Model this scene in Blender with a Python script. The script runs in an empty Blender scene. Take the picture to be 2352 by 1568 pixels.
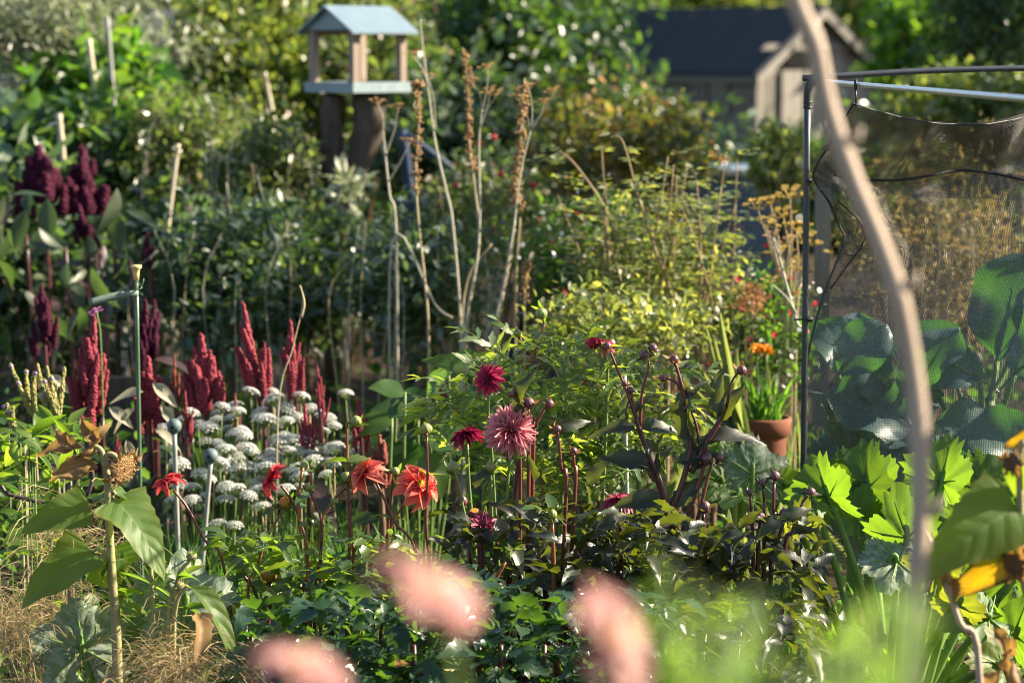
import bpy, math, random
import numpy as np
from mathutils import Matrix, Vector

random.seed(7)
RNG = np.random.default_rng(7)
SC = bpy.context.scene
COL = SC.collection
rad = math.radians

# ------------------------------------------------------------------ camera, sky, sun, exposure
CAM_Z = 1.6
F = 2352 * 85 / 36                       # focal length in pixels of a 2352 x 1568 view of the photograph
PITCH = math.atan((784 - 120) / F)       # the horizon lies at row 120
cam_d = bpy.data.cameras.new('camera')
cam_d.lens = 85; cam_d.sensor_width = 36
cam_d.clip_start = 0.05; cam_d.clip_end = 500
cam_d.dof.use_dof = True
cam_d.dof.focus_distance = 5.05
cam_d.dof.aperture_fstop = 3.7
cam = bpy.data.objects.new('camera', cam_d); COL.objects.link(cam)
cam.location = (0, 0, CAM_Z)
cam.rotation_euler = (math.pi / 2 - PITCH, 0, 0)
SC.camera = cam

SUN_AZ = 10      # degrees from +X (right) towards +Y (away from the camera)
SUN_EL = 31
w = bpy.data.worlds.new('World'); SC.world = w; w.use_nodes = True
nt = w.node_tree
bg = nt.nodes['Background']
sky = nt.nodes.new('ShaderNodeTexSky'); sky.sky_type = 'NISHITA'; sky.sun_disc = False
sky.sun_elevation = rad(SUN_EL); sky.sun_rotation = rad(90 - SUN_AZ)
nt.links.new(sky.outputs['Color'], bg.inputs['Color'])
bg.inputs['Strength'].default_value = 0.062
sun_d = bpy.data.lights.new('sun', 'SUN'); sun_d.energy = 5.0; sun_d.angle = rad(0.5)
sun_d.color = (1.0, 0.87, 0.66)
sun = bpy.data.objects.new('sun', sun_d); COL.objects.link(sun)
sdir = Vector((math.cos(rad(SUN_EL)) * math.cos(rad(SUN_AZ)), math.cos(rad(SUN_EL)) * math.sin(rad(SUN_AZ)), math.sin(rad(SUN_EL))))
sun.rotation_euler = sdir.to_track_quat('Z', 'Y').to_euler()
sun.location = (20, 10, 15)
SC.view_settings.view_transform = 'Standard'; SC.view_settings.look = 'None'
SC.view_settings.gamma = 1; SC.view_settings.exposure = 1.95
SC.cycles.use_denoising = True
SC.cycles.use_adaptive_sampling = False
SC.cycles.filter_width = 1.0
SC.cycles.max_bounces = 8; SC.cycles.transparent_max_bounces = 12
SC.cycles.caustics_reflective = False; SC.cycles.caustics_refractive = False
SC.cycles.sample_clamp_indirect = 6

# ------------------------------------------------------------------ helpers
FWD = np.array((0, math.cos(PITCH), -math.sin(PITCH)))
UP = np.array((0, math.sin(PITCH), math.cos(PITCH)))
CAMP = np.array((0, 0, CAM_Z))

def P(px, py, Y):
    """the point at ground distance Y that the photograph shows at pixel (px, py)"""
    d = np.array((1.0, 0, 0)) * (px - 1176) / F + UP * (784 - py) / F + FWD
    return CAMP + d * (Y / d[1])

def S(px, Y):
    return px * Y / F

def nrm(v):
    v = np.asarray(v, float); return v / (np.linalg.norm(v) + 1e-12)

def frame(pos, d, n, s=1.0):
    """matrix with local Y along d and local Z near n"""
    y = nrm(d); x = np.cross(y, n)
    if np.linalg.norm(x) < 1e-5: x = np.cross(y, (1, 0.3, 0.2))
    x = nrm(x); z = np.cross(x, y)
    sx, sy, sz = (s, s, s) if np.isscalar(s) else s
    return Matrix(((x[0]*sx, y[0]*sy, z[0]*sz, pos[0]), (x[1]*sx, y[1]*sy, z[1]*sz, pos[1]), (x[2]*sx, y[2]*sy, z[2]*sz, pos[2]), (0, 0, 0, 1)))

def zframe(pos, z, s=1.0, spin=0.0):
    """matrix with local Z along z"""
    z = nrm(z); a = np.array((0, 0, 1.0)) if abs(z[2]) < .9 else np.array((0, 1.0, 0))
    x = nrm(np.cross(a, z)); y = np.cross(z, x)
    c, sn = math.cos(spin), math.sin(spin)
    x, y = x*c + y*sn, y*c - x*sn
    sx, sy, sz = (s, s, s) if np.isscalar(s) else s
    return Matrix(((x[0]*sx, y[0]*sy, z[0]*sz, pos[0]), (x[1]*sx, y[1]*sy, z[1]*sz, pos[1]), (x[2]*sx, y[2]*sy, z[2]*sz, pos[2]), (0, 0, 0, 1)))

WM = {}                                   # world matrix of every object made here
def thing(name, label, cat, loc=(0, 0, 0), group=None):
    o = bpy.data.objects.new(name, None); COL.objects.link(o)
    o.empty_display_size = .1
    o.location = tuple(float(c) for c in loc)
    o['label'] = label; o['category'] = cat
    if group: o['group'] = group
    WM[o.name] = Matrix.Translation(Vector(o.location))
    return o

def part(name, me, parent=None, M=None, kind=None):
    o = bpy.data.objects.new(name, me); COL.objects.link(o)
    M = M if M is not None else Matrix()
    if parent is not None:
        o.parent = parent
        o.matrix_basis = WM[parent.name].inverted() @ M
    else:
        o.matrix_basis = M
    WM[o.name] = M
    if kind: o['kind'] = kind
    return o

def tag(o, label, cat, group=None):
    o['label'] = label; o['category'] = cat
    if group: o['group'] = group
    return o

class MB:
    """collects vertices, faces and uvs; .mesh() makes a mesh of them"""
    def __init__(s): s.v = []; s.f = []; s.uv = []; s.mi = []; s.m = 0
    def add(s, v, f, uv=None):
        k = len(s.v); s.v += [tuple(map(float, p)) for p in v]
        s.f += [tuple(i + k for i in q) for q in f]
        s.uv += uv if uv is not None else [(0.5, 0.5)] * len(v)
        s.mi += [s.m] * len(f)
        return s
    def tube(s, pts, r, n=6, cap=True):
        pts = [np.asarray(p, float) for p in pts]; m = len(pts)
        r = [r] * m if np.isscalar(r) else list(r)
        if len(r) != m: r = list(np.interp(np.linspace(0, 1, m), np.linspace(0, 1, len(r)), r))
        v, f, uv = [], [], []
        ref = None
        for i, p in enumerate(pts):
            t = nrm(pts[min(i+1, m-1)] - pts[max(i-1, 0)])
            if ref is None: ref = np.cross(t, (0.31, 0.9, 0.2)); ref = nrm(ref)
            else: ref = nrm(ref - t * np.dot(ref, t))
            b = np.cross(t, ref)
            for j in range(n):
                a = 2 * math.pi * j / n
                v.append(p + (ref * math.cos(a) + b * math.sin(a)) * r[i]); uv.append((j / n, i / max(m-1, 1)))
        for i in range(m - 1):
            for j in range(n):
                f.append((i*n + j, i*n + (j+1) % n, (i+1)*n + (j+1) % n, (i+1)*n + j))
        if cap: f.append(tuple(range(n - 1, -1, -1))); f.append(tuple((m-1)*n + j for j in range(n)))
        return s.add(v, f, uv)
    def box(s, c, h, M=None):
        v = [(c[0] + sx*h[0], c[1] + sy*h[1], c[2] + sz*h[2]) for sx in (-1, 1) for sy in (-1, 1) for sz in (-1, 1)]
        if M is not None: v = [tuple(M @ Vector(p)) for p in v]
        return s.add(v, [(0, 1, 3, 2), (4, 6, 7, 5), (0, 4, 5, 1), (2, 3, 7, 6), (0, 2, 6, 4), (1, 5, 7, 3)])
    def lathe(s, prof, n=16, M=None, ripple=0, k=0):
        v, f, uv = [], [], []
        for i, (r, z) in enumerate(prof):
            for j in range(n):
                a = 2 * math.pi * j / n; rr = r * (1 + ripple * math.cos(k * a))
                v.append((rr * math.cos(a), rr * math.sin(a), z)); uv.append((j / n, i / (len(prof)-1)))
        for i in range(len(prof) - 1):
            for j in range(n):
                f.append((i*n + j, i*n + (j+1) % n, (i+1)*n + (j+1) % n, (i+1)*n + j))
        f.append(tuple(range(n - 1, -1, -1))); f.append(tuple((len(prof)-1)*n + j for j in range(n)))
        if M is not None: v = [tuple(M @ Vector(p)) for p in v]
        return s.add(v, f, uv)
    def mesh(s, name, *mats, smooth=True):
        me = bpy.data.meshes.new(name)
        me.from_pydata(s.v, [], s.f)
        for m in mats: me.materials.append(m)
        uvl = me.uv_layers.new(name='uv')
        li = np.empty(len(me.loops), np.int32); me.loops.foreach_get('vertex_index', li)
        uvl.data.foreach_set('uv', np.asarray(s.uv, np.float32)[li].ravel())
        if len(mats) > 1: me.polygons.foreach_set('material_index', np.asarray(s.mi, np.int32))
        if smooth: me.polygons.foreach_set('use_smooth', np.ones(len(me.polygons), bool))
        me.update(); return me

def bulk(name, v, f, mat, uv=None, smooth=False):
    """a big mesh from arrays: v (n,3), f (m,k)"""
    v = np.ascontiguousarray(v, np.float32); f = np.ascontiguousarray(f, np.int32)
    me = bpy.data.meshes.new(name); k = f.shape[1]
    me.vertices.add(len(v)); me.vertices.foreach_set('co', v.ravel())
    me.loops.add(f.size); me.loops.foreach_set('vertex_index', f.ravel())
    me.polygons.add(len(f)); me.polygons.foreach_set('loop_start', np.arange(len(f), dtype=np.int32) * k)
    if smooth: me.polygons.foreach_set('use_smooth', np.ones(len(f), bool))
    if uv is not None:
        l = me.uv_layers.new(name='uv'); l.data.foreach_set('uv', np.asarray(uv, np.float32)[f.ravel()].ravel())
    me.materials.append(mat); me.update(calc_edges=True); me.validate()
    return me

def spline(pts, n=6):
    """Catmull-Rom through pts"""
    pts = [np.asarray(p, float) for p in pts]
    if len(pts) < 3: return [pts[0] + (pts[-1]-pts[0]) * t for t in np.linspace(0, 1, n + 1)]
    q = [2*pts[0] - pts[1]] + pts + [2*pts[-1] - pts[-2]]; out = []
    for i in range(1, len(q) - 2):
        for t in np.linspace(0, 1, n, endpoint=False):
            a, b, c, d = q[i-1:i+3]
            out.append(.5*((2*b) + (c-a)*t + (2*a-5*b+4*c-d)*t*t + (3*b-a-3*c+d)*t**3))
    return out + [pts[-1]]

# ------------------------------------------------------------------ materials
MAT = {}
def nodes(name):
    m = bpy.data.materials.new(name); m.use_nodes = True; MAT[name] = m
    t = m.node_tree; t.nodes.clear()
    out = t.nodes.new('ShaderNodeOutputMaterial')
    return m, t, out
def N(t, typ, **kw):
    n = t.nodes.new(typ)
    for k, v in kw.items():
        if hasattr(n, k): setattr(n, k, v)
        else: n.inputs[k.replace('_', ' ')].default_value = v
    return n
def L(t, a, ao, b, bi): t.links.new(a.outputs[ao], b.inputs[bi])
def M_(t, op, a, b=None, c=None):
    n = t.nodes.new('ShaderNodeMath'); n.operation = op
    for i, x in enumerate((a, b, c)):
        if x is None: continue
        if isinstance(x, (int, float)): n.inputs[i].default_value = x
        else: t.links.new(x, n.inputs[i])
    return n.outputs[0]
def MIX(t, f, a, b):
    n = t.nodes.new('ShaderNodeMix'); n.data_type = 'RGBA'; n.clamp_factor = True
    for s, x in ((0, f), (6, a), (7, b)):
        if isinstance(x, (int, float)): n.inputs[s].default_value = x
        elif isinstance(x, tuple): n.inputs[s].default_value = (*x[:3], 1)
        else: t.links.new(x, n.inputs[s])
    return n.outputs[2]
def random_value(t):
    """one random number for each leaf: per object and per loose piece of a mesh"""
    oi = t.nodes.new('ShaderNodeObjectInfo'); g = t.nodes.new('ShaderNodeNewGeometry')
    return M_(t, 'FRACT', M_(t, 'ADD', oi.outputs['Random'], g.outputs['Random Per Island']))

def leaf_mat(name, cols, trans, tmix=.4, rough=.45, spec=.4, vein=None, vein_n=7, tip=None, tipamt=0, speck=.25, blotch=None, bump=.0, sheen=0, radial=None):
    """cols: list of colours picked at random for each leaf; trans: colour of light passing through"""
    m, t, out = nodes(name)
    rv = random_value(t)
    cr = t.nodes.new('ShaderNodeValToRGB'); e = cr.color_ramp.elements; cr.color_ramp.interpolation = 'CONSTANT'
    while len(e) < len(cols): e.new(.5)
    for i, c in enumerate(cols): e[i].position = i / len(cols); e[i].color = (*c, 1)
    t.links.new(rv, cr.inputs[0]); c = cr.outputs[0]
    tc = t.nodes.new('ShaderNodeTexCoord')
    no = N(t, 'ShaderNodeTexNoise', Scale=60.0, Detail=3.0); t.links.new(tc.outputs['Object'], no.inputs['Vector'])
    mul = M_(t, 'ADD', M_(t, 'MULTIPLY', no.outputs[0], speck * 2), 1 - speck)
    mx = t.nodes.new('ShaderNodeVectorMath'); mx.operation = 'SCALE'; t.links.new(c, mx.inputs[0]); t.links.new(mul, mx.inputs['Scale']); c = mx.outputs[0]
    tcol = trans
    hgt = None
    if vein is not None or tip is not None or blotch is not None or radial is not None:
        uv = t.nodes.new('ShaderNodeUVMap'); sp = t.nodes.new('ShaderNodeSeparateXYZ'); t.links.new(uv.outputs[0], sp.inputs[0])
        au = M_(t, 'ABSOLUTE', M_(t, 'SUBTRACT', M_(t, 'MULTIPLY', sp.outputs[0], 2.0), 1.0)); vv = sp.outputs[1]
        if blotch is not None:
            n2 = N(t, 'ShaderNodeTexNoise', Scale=blotch[1], Detail=4.0); t.links.new(tc.outputs['Object'], n2.inputs['Vector'])
            bm = M_(t, 'MULTIPLY', M_(t, 'SMOOTH_MIN', M_(t, 'MAXIMUM', M_(t, 'MULTIPLY', M_(t, 'SUBTRACT', n2.outputs[0], blotch[2]), 9.0), 0.0), 1.0, .2), blotch[3])
            c = MIX(t, bm, c, blotch[0])
        if tip is not None:
            edge = M_(t, 'MAXIMUM', M_(t, 'POWER', au, 4.0), M_(t, 'POWER', vv, 5.0))
            edge = M_(t, 'MULTIPLY', M_(t, 'ADD', edge, M_(t, 'MULTIPLY', M_(t, 'SUBTRACT', no.outputs[0], .5), 1.2)), tipamt)
            edge = M_(t, 'MINIMUM', M_(t, 'MAXIMUM', edge, 0.0), 1.0)
            c = MIX(t, edge, c, tip); tcol = MIX(t, edge, tuple(trans), tuple(x * .8 for x in tip))
        if radial is not None:
            du = M_(t, 'ABSOLUTE', M_(t, 'SUBTRACT', M_(t, 'FRACT', M_(t, 'MULTIPLY', sp.outputs[0], 5.0)), .5))
            main = M_(t, 'LESS_THAN', M_(t, 'MULTIPLY', du, vv), .020)
            br_ = M_(t, 'ABSOLUTE', M_(t, 'SUBTRACT', M_(t, 'FRACT', M_(t, 'SUBTRACT', M_(t, 'MULTIPLY', vv, 6.0), M_(t, 'MULTIPLY', M_(t, 'MULTIPLY', du, vv), 7.0))), .5))
            vm = M_(t, 'MULTIPLY', M_(t, 'MAXIMUM', main, M_(t, 'MULTIPLY', M_(t, 'LESS_THAN', br_, .07), .5)), .7)
            c = MIX(t, vm, c, radial); tcol = MIX(t, M_(t, 'MULTIPLY', vm, .55), tcol if not isinstance(tcol, tuple) else tuple(tcol), tuple(x * .5 for x in trans))
            hgt = M_(t, 'MULTIPLY', M_(t, 'ADD', M_(t, 'MULTIPLY', br_, 1.2), M_(t, 'MULTIPLY', no.outputs[0], .5)), 1.0)
        if vein is not None:
            mid = M_(t, 'LESS_THAN', au, .045)
            sv = M_(t, 'FRACT', M_(t, 'SUBTRACT', M_(t, 'MULTIPLY', vv, float(vein_n)), M_(t, 'MULTIPLY', au, 1.7)))
            dv = M_(t, 'ABSOLUTE', M_(t, 'SUBTRACT', sv, .5))
            side = M_(t, 'LESS_THAN', dv, .06)
            vm = M_(t, 'MULTIPLY', M_(t, 'MAXIMUM', mid, M_(t, 'MULTIPLY', side, .45)), .5)
            c = MIX(t, vm, c, vein)
            tcol = MIX(t, M_(t, 'MULTIPLY', vm, .6), tcol if not isinstance(tcol, tuple) else tuple(tcol), tuple(x * .45 for x in trans))
            hgt = M_(t, 'MULTIPLY', M_(t, 'POWER', M_(t, 'MULTIPLY', dv, 2.0), 1.5), -1.0)
    p = N(t, 'ShaderNodeBsdfPrincipled'); p.inputs['Roughness'].default_value = rough; p.inputs['Specular IOR Level'].default_value = spec
    if sheen: p.inputs['Sheen Weight'].default_value = sheen
    t.links.new(c, p.inputs['Base Color'])
    tr = t.nodes.new('ShaderNodeBsdfTranslucent')
    if isinstance(tcol, tuple):
        hv = t.nodes.new('ShaderNodeHueSaturation'); hv.inputs['Color'].default_value = (*tcol, 1)
        t.links.new(M_(t, 'ADD', M_(t, 'MULTIPLY', rv, .6), .65), hv.inputs['Value'])
        t.links.new(M_(t, 'ADD', M_(t, 'MULTIPLY', rv, -.045), .53), hv.inputs['Hue'])
        t.links.new(hv.outputs[0], tr.inputs['Color'])
    else: t.links.new(tcol, tr.inputs['Color'])
    if bump and hgt is not None:
        b = N(t, 'ShaderNodeBump', Strength=bump, Distance=.0012); t.links.new(hgt, b.inputs['Height'])
        t.links.new(b.outputs[0], p.inputs['Normal'])
    ms = t.nodes.new('ShaderNodeMixShader'); ms.inputs[0].default_value = tmix
    L(t, p, 0, ms, 1); L(t, tr, 0, ms, 2); L(t, ms, 0, out, 0)
    return m

def solid_mat(name, a, b, scale=30, rough=.7, spec=.3, bump=.3, stretch=(1, 1, 1), trans=0, metallic=0, dist=.003, detail=4.0, vary=.0):
    m, t, out = nodes(name)
    tc = t.nodes.new('ShaderNodeTexCoord'); mp = t.nodes.new('ShaderNodeMapping'); mp.inputs['Scale'].default_value = stretch
    L(t, tc, 'Object', mp, 0)
    no = N(t, 'ShaderNodeTexNoise', Scale=float(scale), Detail=detail); L(t, mp, 0, no, 'Vector')
    fac = M_(t, 'MULTIPLY_ADD', M_(t, 'SUBTRACT', no.outputs[0], .5), 2.2, .5)
    c = MIX(t, fac, a, b)
    if vary:
        rv = random_value(t); sc = t.nodes.new('ShaderNodeVectorMath'); sc.operation = 'SCALE'
        t.links.new(c, sc.inputs[0]); t.links.new(M_(t, 'ADD', M_(t, 'MULTIPLY', rv, vary), 1 - vary/2), sc.inputs['Scale']); c = sc.outputs[0]
    p = N(t, 'ShaderNodeBsdfPrincipled'); t.links.new(c, p.inputs['Base Color'])
    p.inputs['Roughness'].default_value = rough; p.inputs['Specular IOR Level'].default_value = spec; p.inputs['Metallic'].default_value = metallic
    if bump:
        bn = N(t, 'ShaderNodeBump', Strength=bump, Distance=dist); L(t, no, 0, bn, 'Height'); L(t, bn, 0, p, 'Normal')
    if trans:
        tr = t.nodes.new('ShaderNodeBsdfTranslucent'); t.links.new(c, tr.inputs[0])
        ms = t.nodes.new('ShaderNodeMixShader'); ms.inputs[0].default_value = trans
        L(t, p, 0, ms, 1); L(t, tr, 0, ms, 2); L(t, ms, 0, out, 0)
    else: L(t, p, 0, out, 0)
    return m

def petal_mat(name, base, tip, trans=.4, rough=.5, line=None, pw=1.0):
    """colour runs from the base of a petal to its tip"""
    m, t, out = nodes(name)
    uv = t.nodes.new('ShaderNodeUVMap'); sp = t.nodes.new('ShaderNodeSeparateXYZ'); t.links.new(uv.outputs[0], sp.inputs[0])
    c = MIX(t, M_(t, 'POWER', sp.outputs[1], pw), base, tip)
    wv = M_(t, 'MULTIPLY', M_(t, 'ADD', M_(t, 'SINE', M_(t, 'MULTIPLY', sp.outputs[0], 44.0)), 1.0), .09)
    c = MIX(t, wv, c, tuple(x * .55 for x in base))
    rv = random_value(t); sc = t.nodes.new('ShaderNodeVectorMath'); sc.operation = 'SCALE'
    t.links.new(c, sc.inputs[0]); t.links.new(M_(t, 'ADD', M_(t, 'MULTIPLY', rv, .4), .8), sc.inputs['Scale']); c = sc.outputs[0]
    p = N(t, 'ShaderNodeBsdfPrincipled'); t.links.new(c, p.inputs['Base Color']); p.inputs['Roughness'].default_value = rough
    p.inputs['Specular IOR Level'].default_value = .25
    tr = t.nodes.new('ShaderNodeBsdfTranslucent'); t.links.new(c, tr.inputs[0])
    ms = t.nodes.new('ShaderNodeMixShader'); ms.inputs[0].default_value = trans
    L(t, p, 0, ms, 1); L(t, tr, 0, ms, 2); L(t, ms, 0, out, 0)
    return m

# foliage
YG = (.30, .42, .03)
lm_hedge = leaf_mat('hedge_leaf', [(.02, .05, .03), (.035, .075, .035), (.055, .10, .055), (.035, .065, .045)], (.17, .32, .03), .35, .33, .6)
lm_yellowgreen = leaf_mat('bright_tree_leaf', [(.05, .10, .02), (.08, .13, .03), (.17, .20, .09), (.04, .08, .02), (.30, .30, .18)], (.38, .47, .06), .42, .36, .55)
lm_sage = leaf_mat('sage_leaf', [(.17, .20, .13), (.25, .27, .19), (.34, .34, .26), (.14, .17, .10)], (.36, .42, .20), .35, .4, .6)
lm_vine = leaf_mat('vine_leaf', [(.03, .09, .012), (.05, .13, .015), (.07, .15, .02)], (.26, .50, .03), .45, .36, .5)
lm_mixed = leaf_mat('bramble_leaf', [(.06, .085, .025), (.10, .12, .04), (.15, .09, .04), (.07, .10, .03), (.24, .23, .14), (.05, .09, .03)], (.24, .34, .06), .38, .36, .55)
lm_autumn = leaf_mat('autumn_leaf', [(.035, .07, .028), (.05, .085, .035), (.18, .19, .09), (.38, .26, .03), (.32, .20, .03), (.05, .085, .035), (.26, .23, .10), (.045, .08, .03), (.36, .16, .03), (.05, .09, .04), (.20, .09, .03), (.06, .085, .03)], (.30, .34, .04), .30, .38, .5)
lm_elder = leaf_mat('grey_green_leaf', [(.03, .065, .04), (.06, .10, .065), (.10, .14, .105), (.045, .08, .03), (.15, .185, .14), (.07, .11, .05)], (.20, .34, .05), .3, .36, .6)
lm_rose = leaf_mat('rose_leaf', [(.06, .095, .025), (.10, .14, .04), (.18, .21, .10), (.07, .11, .03), (.27, .28, .16), (.08, .12, .035)], (.46, .50, .08), .42, .36, .6)
lm_weed = leaf_mat('weed_leaf', [(.02, .05, .012), (.035, .08, .016), (.055, .10, .02)], (.18, .36, .03), .4, .45)
lm_fresh = leaf_mat('fresh_green_leaf', [(.045, .09, .014), (.065, .12, .018), (.09, .14, .03)], (.36, .53, .03), .45, .4)
lm_dahlia = leaf_mat('dahlia_leaf', [(.035, .07, .018), (.05, .095, .02), (.07, .11, .028)], (.33, .49, .03), .4, .33, .5, vein=(.07, .13, .05), bump=.2)
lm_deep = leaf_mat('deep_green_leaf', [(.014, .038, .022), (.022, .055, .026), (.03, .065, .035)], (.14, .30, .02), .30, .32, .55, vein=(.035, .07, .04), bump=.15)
lm_cut = leaf_mat('cut_dahlia_leaf', [(.055, .105, .025), (.08, .135, .03), (.12, .17, .06), (.06, .11, .05), (.18, .22, .13)], (.50, .64, .05), .45, .34, .5, vein=(.08, .15, .05), bump=.4)
lm_dark = leaf_mat('dark_dahlia_leaf', [(.014, .022, .018), (.022, .030, .024), (.03, .042, .022), (.03, .03, .026)], (.27, .33, .02), .20, .42, .45, vein=(.06, .03, .03), bump=.1)
lm_sun = leaf_mat('sunflower_leaf', [(.05, .10, .022), (.06, .12, .025)], (.38, .58, .02), .46, .5, .35, vein=(.17, .22, .10), vein_n=6, bump=.9, tip=(.25, .20, .03), tipamt=.25)
lm_squash = leaf_mat('squash_leaf', [(.06, .12, .02), (.07, .14, .022), (.055, .11, .03)], (.24, .42, .02), .42, .45, .4, radial=(.14, .20, .07), bump=.8, blotch=((.20, .25, .18), 26.0, .54, .45))
lm_squash_old = leaf_mat('yellowing_squash_leaf', [(.08, .12, .02), (.12, .14, .025)], (.36, .42, .02), .42, .5, .35, radial=(.14, .17, .05), bump=.8, tip=(.22, .17, .03), tipamt=.4)
lm_silver = leaf_mat('silvered_squash_leaf', [(.10, .15, .08), (.12, .17, .10)], (.26, .42, .05), .22, .5, .4, radial=(.30, .34, .26), bump=1.0, blotch=((.34, .38, .32), 7.0, .46, .5))
lm_cabbage = leaf_mat('cabbage_leaf', [(.07, .12, .13), (.09, .14, .15), (.08, .14, .12)], (.14, .44, .02), .26, .42, .5, vein=(.16, .24, .20), vein_n=5, bump=.8)
lm_chive = leaf_mat('chive_leaf', [(.035, .10, .02), (.055, .13, .025), (.08, .16, .04)], (.26, .52, .04), .4, .4)
lm_iris = leaf_mat('sword_leaf', [(.06, .10, .04), (.10, .13, .06), (.16, .17, .08)], (.38, .45, .10), .4, .45)
lm_amaranth = leaf_mat('amaranth_leaf', [(.025, .05, .02), (.04, .06, .03), (.05, .03, .035), (.06, .08, .045)], (.12, .22, .04), .28, .45, vein=(.16, .10, .10))
lm_pale = leaf_mat('papery_leaf', [(.30, .28, .20), (.38, .34, .24)], (.4, .36, .2), .3, .6, vein=(.22, .19, .12))
lm_yellowbrown = leaf_mat('withered_yellow_leaf', [(.42, .24, .015), (.48, .28, .02)], (.85, .50, .01), .5, .5, vein=(.2, .12, .03), tip=(.05, .025, .015), tipamt=1.5)
lm_brown = leaf_mat('dry_brown_leaf', [(.14, .08, .03), (.22, .13, .05), (.28, .18, .07)], (.45, .25, .06), .35, .6, vein=(.1, .06, .03))
lm_feather = leaf_mat('feathery_leaf', [(.08, .16, .02), (.11, .20, .03), (.15, .22, .05)], (.46, .72, .06), .5, .45)
lm_fennel = leaf_mat('fennel_flower', [(.46, .32, .06), (.58, .40, .07), (.40, .32, .08)], (.6, .42, .06), .4, .6)
lm_gold = leaf_mat('golden_seed_growth', [(.26, .21, .09), (.36, .29, .13), (.10, .12, .05), (.20, .18, .08), (.44, .32, .12)], (.5, .4, .12), .4, .5)
lm_rust = leaf_mat('rust_seed', [(.30, .13, .06), (.38, .19, .08), (.24, .10, .05)], (.5, .2, .08), .3, .7)
# stems, wood and the rest
sm_red = solid_mat('red_stem', (.10, .022, .022), (.17, .045, .03), 40, .4, .5, .2)
sm_dark = solid_mat('dark_red_stem', (.05, .012, .016), (.10, .03, .032), 40, .38, .5, .2)
sm_orange = solid_mat('orange_stem', (.19, .06, .025), (.26, .11, .035), 40, .45, .4, .2)
sm_green = solid_mat('green_stem', (.09, .15, .03), (.14, .20, .05), 40, .5, .4, .2)
sm_squash = solid_mat('squash_stalk', (.13, .24, .04), (.20, .32, .08), 60, .5, .4, .3, trans=.25)
sm_straw = solid_mat('straw_stem', (.36, .28, .16), (.48, .39, .24), 50, .6, .3, .3)
sm_pale = solid_mat('pale_dry_stem', (.34, .32, .25), (.46, .43, .34), 50, .6, .3, .3)
sm_hairy = solid_mat('sunflower_stem', (.22, .21, .09), (.32, .27, .14), 90, .6, .3, .5)
sm_brown = solid_mat('brown_stem', (.10, .06, .04), (.17, .11, .07), 60, .7, .2, .4)
sm_thorn = solid_mat('rose_cane', (.20, .12, .07), (.30, .22, .12), 40, .6, .3, .3)
sm_bigstem = solid_mat('dry_sunflower_stalk', (.34, .26, .20), (.46, .36, .28), 25, .65, .3, .6, stretch=(1, 1, .15))
bark = solid_mat('bark', (.04, .032, .026), (.11, .085, .068), 18, .85, .2, 1.0, stretch=(1, 1, .35), dist=.02)
bark_pale = solid_mat('pale_bark', (.28, .22, .15), (.40, .33, .24), 14, .8, .2, .8, stretch=(1, 1, .3), dist=.01)
soil = solid_mat('soil', (.025, .018, .012), (.055, .04, .028), 6, .95, .1, 1.0, dist=.05, detail=8)
wood = solid_mat('raw_timber', (.20, .15, .12), (.32, .25, .20), 9, .7, .3, .4, stretch=(6, 6, .5), vary=.3)
wood_grey = solid_mat('weathered_boards', (.15, .135, .115), (.24, .22, .19), 7, .8, .25, .5, stretch=(5, 5, .6), vary=.35)
paint_blue = solid_mat('blue_grey_paint', (.16, .22, .25), (.23, .29, .31), 20, .5, .4, .3, vary=.15)
roof_blue = solid_mat('blue_grey_roof_board', (.11, .165, .205), (.17, .23, .275), 14, .38, .6, .3, stretch=(1, 6, 1))
felt = solid_mat('roofing_felt', (.028, .034, .040), (.044, .050, .056), 80, .85, .25, .5)
pipe_dark = solid_mat('dark_steel_tube', (.035, .04, .05), (.05, .055, .065), 60, .35, .5, .1)
pipe_light = solid_mat('aluminium_tube', (.62, .62, .60), (.70, .70, .68), 60, .28, .6, .05, metallic=.75)
plastic_dark = solid_mat('dark_plastic', (.02, .022, .026), (.03, .032, .036), 60, .5, .4, .1)
terracotta = solid_mat('terracotta', (.15, .055, .035), (.22, .085, .05), 15, .8, .2, .3)
stake_green = solid_mat('coated_green_stake', (.05, .10, .055), (.075, .14, .075), 60, .4, .5, .2)
tie_green = solid_mat('grey_green_tape', (.13, .18, .15), (.18, .24, .19), 60, .5, .4, .2, trans=.2)
cork = solid_mat('yellow_cap', (.62, .44, .16), (.70, .54, .24), 60, .6, .3, .2)
rubber = solid_mat('grey_rubber', (.085, .125, .13), (.12, .165, .17), 60, .6, .35, .2)
black_hole = solid_mat('dark_hole', (.006, .006, .006), (.01, .01, .01), 60, .9, .1, 0)  # near-black colour painting the shade inside openings
bamboo = solid_mat('bamboo', (.42, .36, .25), (.55, .48, .36), 30, .5, .4, .3, stretch=(3, 3, .4))
bamboo_grey = solid_mat('grey_cane', (.24, .24, .22), (.34, .34, .32), 30, .55, .4, .3, stretch=(3, 3, .4))
hose_m = solid_mat('dark_hose', (.05, .035, .04), (.075, .055, .06), 30, .5, .4, .1)
blue_p = solid_mat('blue_painted_steel', (.010, .028, .065), (.018, .042, .085), 20, .4, .5, .2)
bluegrey_p = solid_mat('blue_grey_plastic', (.07, .11, .16), (.10, .15, .21), 20, .5, .4, .2)
pale_wall = solid_mat('pale_render', (.52, .42, .36), (.66, .55, .48), 6, .9, .2, .4)
grey_wall = solid_mat('grey_wall_boards', (.22, .21, .22), (.30, .28, .29), 7, .85, .2, .4, stretch=(.5, .5, 6))
glass_m = solid_mat('shed_window_glass', (.05, .07, .08), (.08, .10, .11), 3, .1, .8, 0)
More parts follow.
